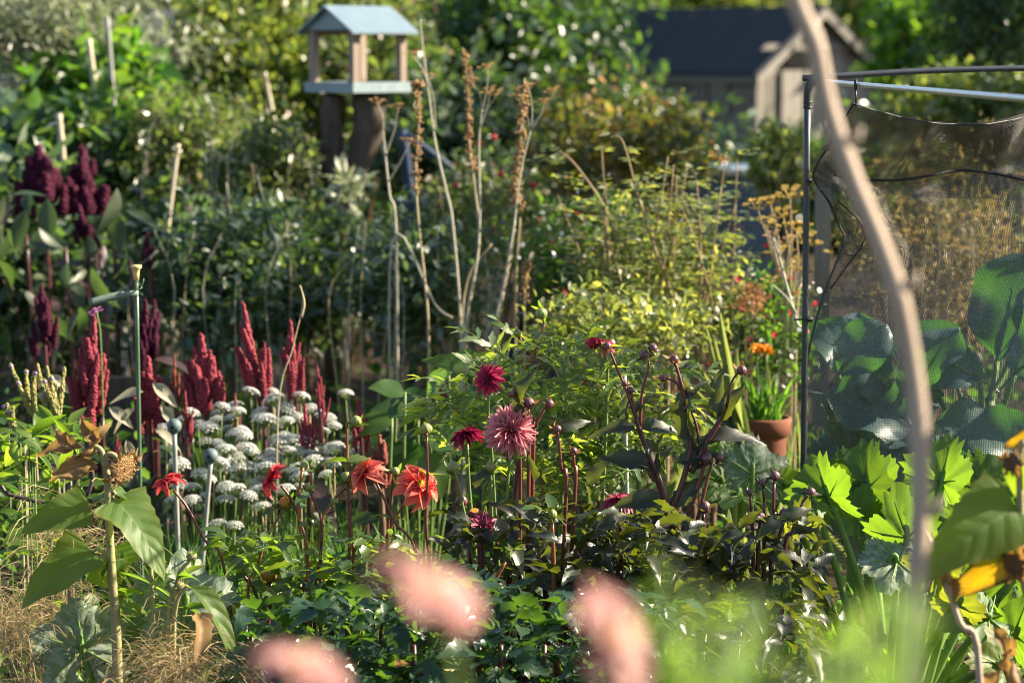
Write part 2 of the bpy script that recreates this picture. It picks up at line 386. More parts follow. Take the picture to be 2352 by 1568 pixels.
grain = solid_mat('amaranth_grain', (.24, .028, .05), (.38, .08, .10), 120, .75, .2, 0, trans=.25, vary=.55)
grain_shade = solid_mat('shade_painted_amaranth_grain', (.05, .006, .022), (.10, .013, .042), 120, .75, .2, 0, trans=.2, vary=.5)  # amaranth grain darkened so its colour stands in for shade
grain_br = solid_mat('rusty_amaranth_grain', (.26, .07, .055), (.36, .12, .085), 120, .75, .2, 0, trans=.25, vary=.5)
seed_br = solid_mat('dry_seed', (.30, .17, .07), (.48, .31, .15), 90, .75, .2, .4, trans=.2, vary=.5)
white_fl = solid_mat('white_floret', (.80, .80, .79), (.88, .88, .86), 90, .6, .3, 0, trans=.3)
lilac = solid_mat('lilac_floret', (.36, .20, .46), (.48, .30, .60), 90, .6, .3, 0, trans=.3)
magenta_fl = solid_mat('mauve_floret', (.42, .12, .36), (.52, .20, .44), 90, .6, .3, 0, trans=.3)
spike_yg = solid_mat('vervain_spike', (.26, .25, .08), (.36, .33, .12), 120, .7, .3, .5, vary=.3)
red_berry = solid_mat('red_floret', (.50, .02, .035), (.62, .05, .07), 60, .5, .4, 0, trans=.3)
orange_fl = solid_mat('orange_floret', (.75, .28, .01), (.85, .38, .02), 60, .6, .3, .3, trans=.3)
bud_dark = solid_mat('dark_bud', (.09, .03, .04), (.17, .075, .075), 50, .4, .5, .2)
bud_green = solid_mat('green_bud', (.16, .20, .05), (.26, .26, .07), 50, .4, .5, .2)
bud_orange = solid_mat('opening_bud', (.36, .14, .02), (.46, .26, .03), 120, .45, .4, .5)
anther = solid_mat('orange_anthers', (.50, .22, .02), (.62, .32, .03), 120, .7, .2, .6)
disc_dk = solid_mat('dark_flower_centre', (.07, .008, .02), (.14, .02, .04), 120, .7, .2, .6)
sep_brown = solid_mat('dry_sepal', (.25, .12, .03), (.36, .20, .05), 50, .6, .3, .3, trans=.35)
straw_gr = leaf_mat('wispy_straw_grass', [(.34, .24, .12), (.44, .33, .17), (.28, .19, .10), (.50, .39, .22)], (.5, .36, .16), .35, .6)
pm_red = petal_mat('coral_red_petal', (.55, .025, .05), (.82, .13, .12), .42)
pm_coral = petal_mat('coral_orange_petal', (.70, .06, .06), (.92, .30, .20), .45, pw=1.4)
pm_pink = petal_mat('rose_pink_petal', (.60, .05, .13), (.88, .46, .46), .4, pw=.95)
pm_crimson = petal_mat('crimson_petal', (.26, .01, .05), (.60, .05, .13), .4)
pm_wine = petal_mat('wine_red_petal', (.12, .006, .045), (.44, .02, .07), .35)
pm_mauve = petal_mat('mauve_pink_petal', (.26, .01, .06), (.66, .18, .26), .35)
pm_blush = petal_mat('blush_anemone_petal', (.60, .38, .33), (.46, .21, .21), .38)  # blush petal colour; its paler base also paints the lit core
# ------------------------------------------------------------------ leaf, petal and plant builders
def blade(w, rows=8, m=1, serr=0, fold=.12, curl=.15, wave=0, cup=0, seed=0, twist=0, stalk=0, crumple=0):
    """a leaf along +Y of length 1: w(t) is its half width; returns (v, f, uv)"""
    r = random.Random(seed); v, f, uv = [], [], []
    cols = 2*m + 1
    ph = r.random() * 6
    for i in range(rows + 1):
        t = i / rows
        hw = max(w(t), .004) * (1 + (serr if i % 2 else -serr) * (0 < i < rows))
        tw = twist * t
        for j in range(cols):
            u = (j - m) / m
            x = u * hw; y = t - (serr * .5 * abs(u) * (1/rows) if i % 2 else 0)
            z = fold * abs(u) * hw * 2 - curl * t * t - cup * u * u * hw + wave * math.sin(t * 11 + ph + (2 if u > 0 else 0)) * abs(u)**1.5
            z += crumple * (r.random() - .5)
            c, s = math.cos(tw * u), math.sin(tw)
            v.append((x, y, z + s * x)); uv.append((.5 + .5*u, t))
    for i in range(rows):
        for j in range(cols - 1):
            a = i*cols + j; f.append((a, a + 1, a + cols + 1, a + cols))
    if stalk:
        k = len(v)
        v += [(-.012, 0, 0), (.012, 0, 0), (.012, -stalk, -.02), (-.012, -stalk, -.02), (0, 0, -.02), (0, -stalk, -.045)]
        f += [(k, k+1, k+2, k+3), (k+1, k+4, k+5, k+2), (k+4, k, k+3, k+5)]; uv += [(.5, 0)] * 6
    return v, f, uv

ovate = lambda W: (lambda t: W * math.sin(math.pi * min(1, t**.75)) ** .8 * (1 - .25*t))
lance = lambda W: (lambda t: W * math.sin(math.pi * min(1, t**.85)) ** 1.1)
heart = lambda W: (lambda t: W * ((1 - t) ** .62) * (min(1, t / .16 + .55)) * 1.05)
strap = lambda W: (lambda t: W * min(1, (1 - t) * 4) ** .7 * (.7 + .3*min(1, t*4)))
obov = lambda W: (lambda t: W * math.sin(math.pi * min(1, t**1.3)) ** .6)

def leaf_meshes(name, mat, n, wf, **kw):
    out = []
    for k in range(n):
        mb = MB(); kk = dict(kw); kk['curl'] = kw.get('curl', .15) * (0.4 + 1.2 * k / max(1, n-1)); kk['seed'] = k
        mb.add(*blade(wf, **kk)); out.append(mb.mesh(name, mat))
    return out

def pinnate_meshes(name, mat, n, pairs, wf, ll, droop=.15, rows=6, serr=.12, spread=.9, fold=.15, curl=.12):
    """compound leaves: leaflets along a stalk of length 1"""
    out = []
    for k in range(n):
        r = random.Random(100 + k); mb = MB()
        mb.tube([(0, t, -droop * t*t) for t in np.linspace(0, .8, 5)], [.016, .006], 3, cap=False)
        def put(pos, ang, size, tilt):
            v, f, uv = blade(wf, rows=rows, serr=serr, fold=fold, curl=curl * (.5 + r.random()), seed=r.randrange(999))
            R = Matrix.Translation(pos) @ Matrix.Rotation(ang, 4, 'Z') @ Matrix.Rotation(tilt, 4, 'X') @ Matrix.Rotation(r.uniform(-.4, .4), 4, 'Y') @ Matrix.Scale(size, 4)
            mb.add([tuple(R @ Vector(p)) for p in v], f, uv)
        for i in range(pairs):
            t = .28 + .5 * i / max(1, pairs - 1) if pairs > 1 else .42
            for s in (-1, 1):
                put((0, t, -droop*t*t), s * spread * r.uniform(.8, 1.1), ll * r.uniform(.75, 1.0) * (1 - .25*i/pairs), r.uniform(-.35, .15))
        put((0, .74, -droop*.55), r.uniform(-.15, .15), ll * 1.15, -.2 - droop)
        out.append(mb.mesh(name, mat))
    return out

# leaf templates, shared by all copies
T_DAHLIA = leaf_meshes('dahlia_leaf', lm_dahlia, 4, ovate(.27), rows=10, serr=.10, fold=.18, curl=.3, stalk=.2) + pinnate_meshes('dahlia_leaf', lm_dahlia, 2, 1, ovate(.27), .5)
T_DEEP = leaf_meshes('deep_leaf', lm_deep, 3, ovate(.29), rows=10, serr=.16, fold=.16, curl=.35, wave=.03, stalk=.2) + pinnate_meshes('deep_leaf', lm_deep, 3, 2, ovate(.28), .46, droop=.3)
T_CUT = pinnate_meshes('cut_leaf', lm_cut, 5, 3, lance(.15), .40, droop=.25, serr=.22)
T_DARK = leaf_meshes('dark_leaf', lm_dark, 6, ovate(.23), rows=12, m=2, serr=.10, fold=.24, curl=.5, wave=.035, stalk=.15, crumple=.012)
T_SUN = leaf_meshes('sunflower_leaf', lm_sun, 4, heart(.40), rows=14, m=3, serr=.035, fold=.10, curl=.35, wave=.03, stalk=.22, crumple=.012)
T_AMAR = leaf_meshes('amaranth_leaf', lm_amaranth, 3, lance(.2), rows=7, fold=.2, curl=.6, wave=.02, stalk=.2)
T_PALE = leaf_meshes('papery_leaf', lm_pale, 2, lance(.2), rows=7, fold=.25, curl=.8, wave=.03)
T_BROWN = leaf_meshes('dry_leaf', lm_brown, 3, lance(.26), rows=12, m=3, serr=.1, fold=.4, curl=.5, wave=.08, crumple=.05)
T_CAB = leaf_meshes('cabbage_leaf', lm_cabbage, 4, obov(.40), rows=18, m=6, fold=.05, curl=.5, wave=.11, cup=-.2, stalk=.3, crumple=.018)
T_WEED = leaf_meshes('weed_leaf', lm_fresh, 3, lance(.17), rows=6, serr=.06, fold=.2, curl=.35)
T_ROUND = leaf_meshes('round_leaf', lm_weed, 3, ovate(.42), rows=8, m=2, fold=.08, curl=.25, wave=.02, stalk=.3)

def squash_mesh(name, mat, seed, fold=.25, droop=.25):
    r = random.Random(seed); v, f, uv = [], [], []
    n, rings = 61, 4
    v.append((0, 0, 0)); uv.append((.5, 0.0))
    for k in range(1, rings + 1):
        q = k / rings
        for i in range(n):
            th = -2.85 + 5.7 * i / (n - 1)
            lob = .5 + .5*math.cos(th * 5 * (6.283/5.7))
            R = .44 + (.17 + .05*math.sin(seed*2.1 + th)) * lob + .10 * math.cos(th * .5) ** 2
            if k == rings: R *= 1 + (.05 if i % 2 else -.05) + r.uniform(-.07, .07)
            R *= q
            x, y = R * math.sin(th), R * math.cos(th)
            z = fold * abs(x) * .9 - droop * (x*x + y*y) * 1.2 + .022 * q * math.cos(th * 11) + r.uniform(-.02, .02) * q
            z += .06 * q * math.sin(th * 3 + seed) + .035 * math.sin(q*7 + th*5 + seed) * q
            v.append((x, y + .0, z)); uv.append((i / (n-1), q))
    for i in range(n - 1): f.append((0, 1 + i, 2 + i))
    for k in range(rings - 1):
        for i in range(n - 1):
            a = 1 + k*n + i; f.append((a, a + n, a + n + 1, a + 1))
    f = [q for q in f if not (len(q) == 4 and r.random() < .012)]
    mb = MB(); mb.add(v, f, uv)
    return mb.mesh(name, mat)
T_SQ = [squash_mesh('squash_leaf', lm_squash, k, .25 + .16*(k % 4), .3 + .15*(k % 3)) for k in range(6)]
T_SQY = [squash_mesh('yellow_squash_leaf', lm_squash_old, 10 + k, .3, .35) for k in range(2)]
T_SQS = [squash_mesh('silver_squash_leaf', lm_silver, 20 + k, .12, .3) for k in range(3)]

def put_leaf(parent, pos, d, up, size, T, name='leaf'):
    return part(name, random.choice(T), parent, frame(pos, d, up, size))

def rnd_dir(el0=-20, el1=40, az=None):
    a = random.uniform(0, 2*math.pi) if az is None else az
    e = rad(random.uniform(el0, el1))
    return np.array((math.cos(a)*math.cos(e), math.sin(a)*math.cos(e), math.sin(e)))
def rnd_up(k=.5):
    return np.array((random.gauss(0, k), random.gauss(0, k), 1.0))

# ---- masses of small leaves as one mesh
DIAMOND = (np.array([(0, 0, 0), (-.5, .42, .14), (.5, .42, .14), (0, 1, -.12)]), np.array([(0, 2, 3), (0, 3, 1)]))
OVAL = (np.array([(0, 0, 0), (-.36, .22, .08), (.36, .22, .08), (-.46, .55, .08), (.46, .55, .08), (0, 1, -.14), (0, .25, 0), (0, .62, -.03)]),
        np.array([(0, 6, 1), (0, 2, 6), (1, 6, 7), (1, 7, 3), (6, 2, 4), (6, 4, 7), (3, 7, 5), (7, 4, 5)]))
def leaf_cloud(name, pos, d, up, ln, wd, mat, tmpl=DIAMOND):
    tv, tf = tmpl; n = len(pos)
    d = d / (np.linalg.norm(d, axis=1, keepdims=True) + 1e-9)
    x = np.cross(d, up); x /= (np.linalg.norm(x, axis=1, keepdims=True) + 1e-9); z = np.cross(x, d)
    v = (pos[:, None, :] + tv[None, :, 0:1] * (wd[:, None, None] * x[:, None, :]) + tv[None, :, 1:2] * (ln[:, None, None] * d[:, None, :])
         + tv[None, :, 2:3] * (wd[:, None, None] * z[:, None, :])).reshape(-1, 3)
    f = (tf[None] + (np.arange(n) * len(tv))[:, None, None]).reshape(-1, 3)
    return bulk(name, v, f, mat)

def crown_points(c, r, n, clumps, spread=.22, shell=.45):
    """leaf positions gathered in clumps inside an ellipsoid; returns positions, clump centres per leaf, clump centres"""
    k = RNG.normal(size=(clumps, 3)); k /= np.linalg.norm(k, axis=1, keepdims=True)
    k *= (RNG.random((clumps, 1)) ** shell) * (.82 + .3 * RNG.random((clumps, 1)))
    which = RNG.integers(0, clumps, n); sz = .5 + 1.0 * RNG.random((clumps, 1))
    cc = c + k * r
    pos = cc[which] + RNG.normal(size=(n, 3)) * (spread * sz[which]) * np.minimum(r, np.mean(r) * 1.4)
    return pos, cc[which], cc

def shrub(name, label, cat, px, py, Y, rx, ry, rz, n, ln, mat, clumps=60, wd=.5, spread=.2, stems=6, stem_mat=None, stem_r=.02, base=None,
          tmpl=DIAMOND, group=None, up_k=.7, tree=False, shell=.45, droop=-.1, crown='foliage', twigs=0):
    """bush or tree whose crown shows as an ellipse rx by ry pixels about (px, py), rz metres deep"""
    c = P(px, py, Y); r = np.array((S(rx, Y), rz, S(ry, Y)))
    bx = c[0] if base is None else base
    root = thing(name, label, cat, (bx, c[1], 0), group)
    pos, kc, cc = crown_points(c, r, n, clumps, spread, shell)
    keep = pos[:, 2] > .03; pos, kc = pos[keep], kc[keep]; n = len(pos)
    d = (pos - kc) * (1 / (np.linalg.norm(pos - kc, axis=1, keepdims=True) + 1e-6)) + RNG.normal(size=(n, 3)) * .7
    d[:, 2] += droop
    up = RNG.normal(size=(n, 3)) * up_k; up[:, 2] += 1
    L_ = ln * (.6 + .8 * RNG.random(n)); 
    me = leaf_cloud(crown, pos, d, up, L_, L_ * wd * (.8 + .4 * RNG.random(n)), mat, tmpl)
    part(crown, me, root)
    sm = stem_mat or sm_brown
    b0 = np.array((bx, c[1], -.03))
    if tree:
        top = c + np.array((0, 0, -.2 * r[2]))
        mb = MB(); mb.tube(spline([b0, b0 * .6 + top * .4 + RNG.normal(size=3) * .08 * r[0], top], 5), [stem_r, stem_r * .8, stem_r * .55], 8)
        tr = part('trunk', mb.mesh('trunk', sm), root)
        for k in range(stems):
            e = cc[RNG.integers(0, len(cc))]; st = b0 + (top - b0) * random.uniform(.45, 1)
            mid = (st + e) / 2 + np.array((0, 0, .12 * r[2])) + RNG.normal(size=3) * .06 * r[0]
            mb = MB(); mb.tube(spline([st, mid, e], 4), [stem_r * .45, stem_r * .12], 5); part('limb', mb.mesh('limb', sm), tr)
    else:
        for k in range(stems):
            e = cc[RNG.integers(0, len(cc))]; st = b0 + np.array((random.uniform(-.25, .25) * r[0], random.uniform(-.2, .2) * r[1], 0))
            mid = st * .5 + e * .5 + RNG.normal(size=3) * .08 * r[0] + np.array((0, 0, .08))
            mb = MB(); mb.tube(spline([st, mid, e], 4), [stem_r, stem_r * .35], 5); part('stem', mb.mesh('stem', sm), root)
    for k in range(twigs):                     # bare pale stems standing in front of the leaves
        x0 = c + np.array((random.uniform(-.9, .9)*r[0], -random.uniform(.5, 1.05)*r[1], 0)); top = x0 + np.array((random.uniform(-.25, .25)*r[0], 0, random.uniform(.1, 1.0)*r[2]))
        mb = MB(); mb.tube(spline([x0*np.array((1, 1, 0)), x0*np.array((1, 1, .5)) + np.array((random.uniform(-.03, .03), 0, 0)), x0 + np.array((random.uniform(-.03, .03), 0, 0)), top], 4), [.003, .0024, .0017, .001], 5); part('twig', mb.mesh('twig', random.choice((sm_pale, sm_straw, bamboo_grey))), root)
    return root, cc

# ---- flowers
def petal_mesh(name, mat, W, cup=.5, curl=.1, rows=6, tipw=.5, m=1):
    w = lambda t: W * (math.sin(math.pi * (.12 + .88 * t) ** .9 * .93) ** .75) * (1 - (1 - tipw) * t**3)
    mb = MB(); v, f, uv = blade(w, rows=rows, m=m, fold=cup, curl=curl); mb.add(v, f, uv)
    return mb.mesh(name, mat)

def bloom(parent, pos, face, R, rings, pmat, centre, spin=0, cup=.5, W=.2, curl=.1, label=None, tipw=.5, disc_r=.2, disc_h=.14, jitter=.06):
    """rings: list of (number of petals, length, elevation from the face plane in degrees, offset from the axis)"""
    Mz = zframe(pos, face, R, spin)
    mb = MB(); prof = [(disc_r * math.sin(a), disc_h * math.cos(a)) for a in np.linspace(math.pi * .85, .12, 6)]
    mb.lathe(prof, 14, ripple=.05, k=7)
    r = random.Random(int(abs(pos[0]) * 1e4))
    for k in range(40):                                     # little upright florets of the centre
        a = k * 2.4; q = disc_r * .92 * math.sqrt((k + .5) / 40); h = disc_h * (1 - (q / disc_r) ** 2 * .6)
        b = np.array((q * math.cos(a), q * math.sin(a), h * .75)); t = b + np.array((b[0] * .35, b[1] * .35, .10 + r.uniform(-.02, .03)))
        mb.tube([b, t], [.022, .012], 4)
    o = part('bloom', mb.mesh('bloom_centre', centre), parent, Mz)
    if label: o['label'] = label
    pm = [petal_mesh('petal', pmat, W, cup, curl * k, tipw=tipw) for k in (.3, 1, 1.8)]
    for n, ln, el, off in rings:
        a0 = r.random() * 6
        for i in range(n):
            a = a0 + 2*math.pi * i / n + r.uniform(-1, 1) * jitter * 2; e = rad(el + r.uniform(-8, 8)); s = ln * r.uniform(.88, 1.08)
            d = np.array((math.cos(a)*math.cos(e), math.sin(a)*math.cos(e), math.sin(e)))
            u = np.array((-math.cos(a)*math.sin(e), -math.sin(a)*math.sin(e), math.cos(e))) + RNG.normal(size=3) * .12
            b = np.array((math.cos(a)*off, math.sin(a)*off, .02))
            part('petal', r.choice(pm), o, Mz @ frame(b, d, u, s))
    return o

def sepal_mesh(name, mat, W=.28, curl=-.3): 
    mb = MB(); mb.add(*blade(ovate(W), rows=4, fold=.3, curl=curl)); return mb.mesh(name, mat)
SEP_G = sepal_mesh('sepal', lm_fresh); SEP_B = sepal_mesh('dry_sepal', sep_brown); SEP_D = sepal_mesh('dark_sepal', lm_dark)
def bud_mesh(name, mat, open_=False):
    mb = MB(); prof = [(.12, -.5), (.34, -.44), (.48, -.2), (.5, .02), (.42, .28), (.24, .46), (.06, .52)]
    if open_: prof = [(.12, -.5), (.36, -.42), (.5, -.15), (.52, .15), (.46, .38), (.38, .48), (.15, .42)]
    mb.lathe(prof, 27, ripple=.09, k=9); return mb.mesh(name, mat)
BUD_D = bud_mesh('bud', bud_dark); BUD_G = bud_mesh('bud', bud_green); BUD_O = bud_mesh('bud', bud_orange, True)
def bud(parent, pos, d, size, me=None, sep=None, n=5, spread=1.0):
    o = part('bud', me or BUD_G, parent, zframe(pos, d, size))
    M = WM[o.name]
    for i in range(n):
        a = 2*math.pi*i/n + random.uniform(-.3, .3); e = rad(random.uniform(-25, 40)) if spread else rad(65)
        dd = np.array((math.cos(a)*math.cos(e), math.sin(a)*math.cos(e), math.sin(e)))
        part('sepal', sep or SEP_G, o, M @ frame((dd[0]*.3, dd[1]*.3, -.36), dd, (0, 0, 1), random.uniform(.75, 1.25)))
    return o

def stem_part(parent, pts, r, mat, n=6, name='stem', seg=5):
    mb = MB(); mb.tube(spline(pts, seg), r, n); return part(name, mb.mesh(name, mat), parent)

def unit_spike(name, mat, n, seed, taper=1.0, grain_r=.09):
    """a bumpy flower spike along +Z of length 1 and radius about .1, made of tiny grains"""
    r = np.random.default_rng(seed); t = np.sort(r.random(n)) ; R = .085 * (1 - t ** 2.2 * taper * .85) * (.75 + .25*np.minimum(1, t*6))
    a = r.random(n) * 6.283
    c = np.stack([R*np.cos(a), R*np.sin(a), t], 1)
    g = grain_r * .35 * (.6 + .8*r.random(n))
    octa = np.array([(1, 0, 0), (-1, 0, 0), (0, 1, 0), (0, -1, 0), (0, 0, 1.4), (0, 0, -1.4)], float)
    of = np.array([(0, 2, 4), (2, 1, 4), (1, 3, 4), (3, 0, 4), (2, 0, 5), (1, 2, 5), (3, 1, 5), (0, 3, 5)])
    v = (c[:, None] + octa[None] * g[:, None, None]).reshape(-1, 3); f = (of[None] + (np.arange(n) * 6)[:, None, None]).reshape(-1, 3)
    mb = MB(); mb.tube([(0, 0, z) for z in np.linspace(0, 1, 5)], [.07, .075, .07, .05, .015], 8)
    v = np.concatenate([v, np.array(mb.v)]); 
    q = [x for x in mb.f if len(x) == 4]; tri = np.array([(x[0], x[1], x[2]) for x in q] + [(x[0], x[2], x[3]) for x in q]) + n*6
    return bulk(name, v, np.concatenate([f, tri]), mat)
SP_RED = [unit_spike('spike', grain, 260, k) for k in range(3)]
SP_SHADE = [unit_spike('spike', grain_shade, 200, 5 + k) for k in range(2)]
SP_BR = [unit_spike('spike', grain_br, 200, 8 + k) for k in range(2)]

def amaranth(tip, bot, Y, wpx, spikes, label, group, side=14, leaves=6, lean=0, tipw=.14, T=None):
    """tip and bot: pixels of the top of the plume and of its foot"""
    a, b = P(*bot, Y), P(*tip, Y); ln = np.linalg.norm(b - a); w_ = S(wpx * 1.22, Y)
    root = thing('amaranth', label, 'amaranth', (a[0], Y, 0), group)
    foot = np.array((a[0] - (b[0]-a[0])*.4, Y, -.02))
    stem_part(root, [foot, (foot + a)/2 + np.array((.01, 0, 0)), a, a + (b-a)*.4], [.011, .009, .006], sm_dark if spikes is not SP_BR else sm_brown)
    ax = nrm(b - a)
    main = part('plume', random.choice(spikes), root, zframe(a + (b-a)*.25, b - a, (w_ * .13 / .1 , w_ * .13 / .1, ln * .75)))
    for k in range(side):
        t = random.uniform(0, .62) ** .9; h = ln * random.uniform(.26, .44) * (1 - .45*t)
        az = random.uniform(0, 6.28); out = np.array((math.cos(az), math.sin(az)*.9, 0)); 
        p0 = a + (b-a)*t*.95 + out * w_ * .12 + out * w_ * .2 * math.sin(min(1, t*1.6 + .25) * math.pi) * random.uniform(.5, 1.1)
        d = ax * 1.0 + out * random.uniform(.06, .30)
        rr = w_ * random.uniform(.075, .125) / .1
        part('side_spike', random.choice(spikes), root, zframe(p0, d, (rr, rr, h)))
    for k in range(leaves):
        t = random.uniform(.25, .98); p = foot + (a - foot) * t; az = random.uniform(0, 6.28)
        put_leaf(root, p, rnd_dir(-35, 25, az), rnd_up(.4), random.uniform(.10, .17), T or T_AMAR)
    return root

def log_mesh(name, pts, r, mat, n=12, seg=6):
    mb = MB(); mb.tube(spline(pts, seg), r, n)
    rr = random.Random(3)
    mb.v = [tuple(c + rr.uniform(-.006, .006) for c in p) for p in mb.v]
    return mb.mesh(name, mat)
# ------------------------------------------------------------------ ground
def ground():
    n = 90; xs = np.concatenate([np.linspace(-60, -6, 15), np.linspace(-5.5, 5.5, 60), np.linspace(6, 60, 15)])
    ys = np.concatenate([np.linspace(-20, 0, 6), np.linspace(.3, 14, 70), np.linspace(15, 120, 24)])
    X, Y = np.meshgrid(xs, ys); Z = .02*np.sin(X*3.1)*np.cos(Y*2.7) + .012*np.sin(X*9+Y*7) + RNG.normal(size=X.shape)*.008
    v = np.stack([X, Y, Z], -1).reshape(-1, 3); w_ = len(xs)
    f = np.array([(j*w_+i, j*w_+i+1, (j+1)*w_+i+1, (j+1)*w_+i) for j in range(len(ys)-1) for i in range(w_-1)])
    o = part('ground', bulk('ground', v, f, soil, smooth=True)); o['kind'] = 'structure'
ground()

# ------------------------------------------------------------------ garden shed
def shed():
    c = P(1735, 158, 24.0); base = np.array((c[0], c[1], 0.0))
    g = np.array((math.cos(rad(38)), math.sin(rad(38)), 0)); s = np.array((-math.sin(rad(38)), math.cos(rad(38)), 0))   # along the gable, along the side
    W, D, E, Rg = 1.66, 2.7, c[2], 2.04
    root = thing('garden_shed', 'weathered timber shed with dark felt roof behind the shrubs', 'shed', base)
    def pt(a, b, z): return base + g*a + s*b + np.array((0, 0, z))
    def slab(pts, th, nrm_):
        v = [np.asarray(p) for p in pts]; k = len(v); o = np.asarray(nrm_) * th
        return v + [p + o for p in v], [tuple(range(k)), tuple(range(2*k-1, k-1, -1))] + [(i, i+k, (i+1) % k + k, (i+1) % k) for i in range(k)]
    def add(name, pts, th, n_, mat, par=root):
        mb = MB(); mb.add(*slab(pts, th, n_)); return part(name, mb.mesh(name, mat, smooth=False), par)
    out = -s; side = -g
    zt = lambda a: E + (Rg - E) * (1 - abs(a - W/2) / (W/2)) - .02
    # core
    mb = MB(); core = [pt(.02, .02, 0), pt(W-.02, .02, 0), pt(W-.02, .02, E-.04), pt(W/2, .02, Rg-.05), pt(.02, .02, E-.04)]
    v, f = slab(core, D-.04, s); mb.add(v, f); wall = part('wall', mb.mesh('wall', wood_grey, smooth=False), root)
    nb = 11
    for k in range(nb):                       # upright boards of the gable
        a0, a1 = W*k/nb + .006, W*(k+1)/nb - .006
        add('board', [pt(a0, 0, 0), pt(a1, 0, 0), pt(a1, 0, zt(a1)-.03), pt((a0+a1)/2, 0, zt((a0+a1)/2)-.03), pt(a0, 0, zt(a0)-.03)], .018 + .006*(k % 2), out, wood_grey, wall)
    for k in range(10):                       # lapped boards of the long side
        z0, z1 = E*k/10 + .004, E*(k+1)/10 - .006
        add('board', [pt(0, 0, z0), pt(0, D, z0), pt(0, D, z1), pt(0, 0, z1)], .02, side, wood_grey, wall)
    door = add('door', [pt(.34, -.03, .06), pt(.98, -.03, .06), pt(.98, -.03, 1.42), pt(.34, -.03, 1.42)], .02, out, wood_grey)
    for a in (.34, .66, .98):
        add('door_batten', [pt(a-.03, -.052, .06), pt(a+.03, -.052, .06), pt(a+.03, -.052, 1.42), pt(a-.03, -.052, 1.42)], .012, out, wood_grey, door)
    add('dark_door_gap', [pt(.36, -.055, 1.45), pt(.78, -.055, 1.45), pt(.78, -.055, 1.60), pt(.36, -.055, 1.60)], .012, out, black_hole)  # black slab paints the shade in the gap above the door
    add('tie_beam', [pt(.02, -.03, 1.62), pt(W-.02, -.03, 1.62), pt(W-.1, -.03, 1.68), pt(.1, -.03, 1.68)], .03, out, wood_grey)
    for a in (0, W):
        add('corner_post', [pt(a-.035, -.03, 0), pt(a+.035, -.03, 0), pt(a+.035, -.03, E), pt(a-.035, -.03, E)], .03, out, wood_grey)
    wn = add('window', [pt(-.024, .35, .72), pt(-.024, 1.0, .72), pt(-.024, 1.0, 1.32), pt(-.024, .35, 1.32)], .01, side, glass_m)
    for q in ((.33, .37, .70, 1.34), (.655, .695, .72, 1.32), (.98, 1.02, .70, 1.34)):
        add('frame_bar', [pt(-.036, q[0], q[2]), pt(-.036, q[1], q[2]), pt(-.036, q[1], q[3]), pt(-.036, q[0], q[3])], .02, side, wood_grey, wn)
    # roof: two felted slopes with an overhang, barge boards at the gable
    ov = .12
    for sg in (-1, 1):
        a_e = W/2 + sg*(W/2 + .1); ze = E - .1*(Rg-E)/(W/2)
        n_ = nrm(np.cross(s, g*(a_e - W/2) + np.array((0, 0, ze - Rg)))) ; n_ = n_ if n_[2] > 0 else -n_
        rf = add('roof_slope', [pt(W/2, -ov, Rg), pt(W/2, D+ov, Rg), pt(a_e, D+ov, ze), pt(a_e, -ov, ze)], .03, n_, felt)
        dn = nrm(g*(a_e - W/2) + np.array((0, 0, ze - Rg)))
        p0, p1 = pt(W/2, -ov, Rg), pt(a_e, -ov, ze)
        add('barge_board', [p0 - np.array((0, 0, .10)), p0, p1, p1 - np.array((0, 0, .10))], .025, out, wood_grey)
        for b in (.3, .62):
            q = pt(W/2, -ov + (D + 2*ov)*b, Rg) + n_*.031
            add('felt_lap', [q, q + s*.012, q + s*.012 + dn*np.linalg.norm(p1-p0), q + dn*np.linalg.norm(p1-p0)], .006, n_, felt, rf)
        e0 = pt(a_e, -ov, ze - .07); e1 = pt(a_e, D+ov, ze - .07)
        add('fascia', [e0, e1, e1 + np.array((0, 0, .06)), e0 + np.array((0, 0, .06))], .02, -g*(-sg), wood_grey)
shed()

def hut(name, label, px0, px1, py_e, py_r, Y, wallm, roofm, window=False):
    a, b = P(px0, py_e, Y), P(px1, py_e, Y); zr = P(px0, py_r, Y)[2]; E = a[2]; D = 2.2
    root = thing(name, label, 'building', ((a[0]+b[0])/2, Y, 0))
    cx, h = (a[0]+b[0])/2, (b[0]-a[0])/2
    mb = MB(); v = [(cx-h, Y, 0), (cx+h, Y, 0), (cx+h, Y, E), (cx, Y, E), (cx-h, Y, E)]
    mb.box((cx, Y + D/2, E/2), (h, D/2, E/2)); part('wall', mb.mesh('wall', wallm, smooth=False), root)
    mb = MB(); mb.add([(cx-h-.15, Y-.15, E), (cx+h+.15, Y-.15, E), (cx+h+.15, Y+D/2, zr), (cx-h-.15, Y+D/2, zr), (cx-h-.15, Y-.15, E+.05), (cx+h+.15, Y-.15, E+.05), (cx+h+.15, Y+D/2, zr+.05), (cx-h-.15, Y+D/2, zr+.05),
                       (cx-h-.15, Y+D+.15, E), (cx+h+.15, Y+D+.15, E), (cx+h+.15, Y+D+.15, E+.05), (cx-h-.15, Y+D+.15, E+.05)],
                      [(0, 1, 5, 4), (4, 5, 6, 7), (0, 3, 2, 1), (7, 6, 10, 11), (8, 9, 2, 3), (8, 11, 10, 9), (0, 4, 7, 3), (1, 2, 6, 5), (3, 7, 11, 8), (2, 9, 10, 6)])
    part('roof', mb.mesh('roof', roofm, smooth=False), root)
    if window:
        q = P(window[0], window[1], Y)
        mb = MB(); mb.box((q[0], Y-.02, q[2]), (.11, .02, .14)); wo = part('window', mb.mesh('window', glass_m, smooth=False), root)
        mb = MB(); mb.box((q[0], Y-.03, q[2]-.155), (.13, .035, .015)); part('sill', mb.mesh('sill', white_fl, smooth=False), wo)
    return root
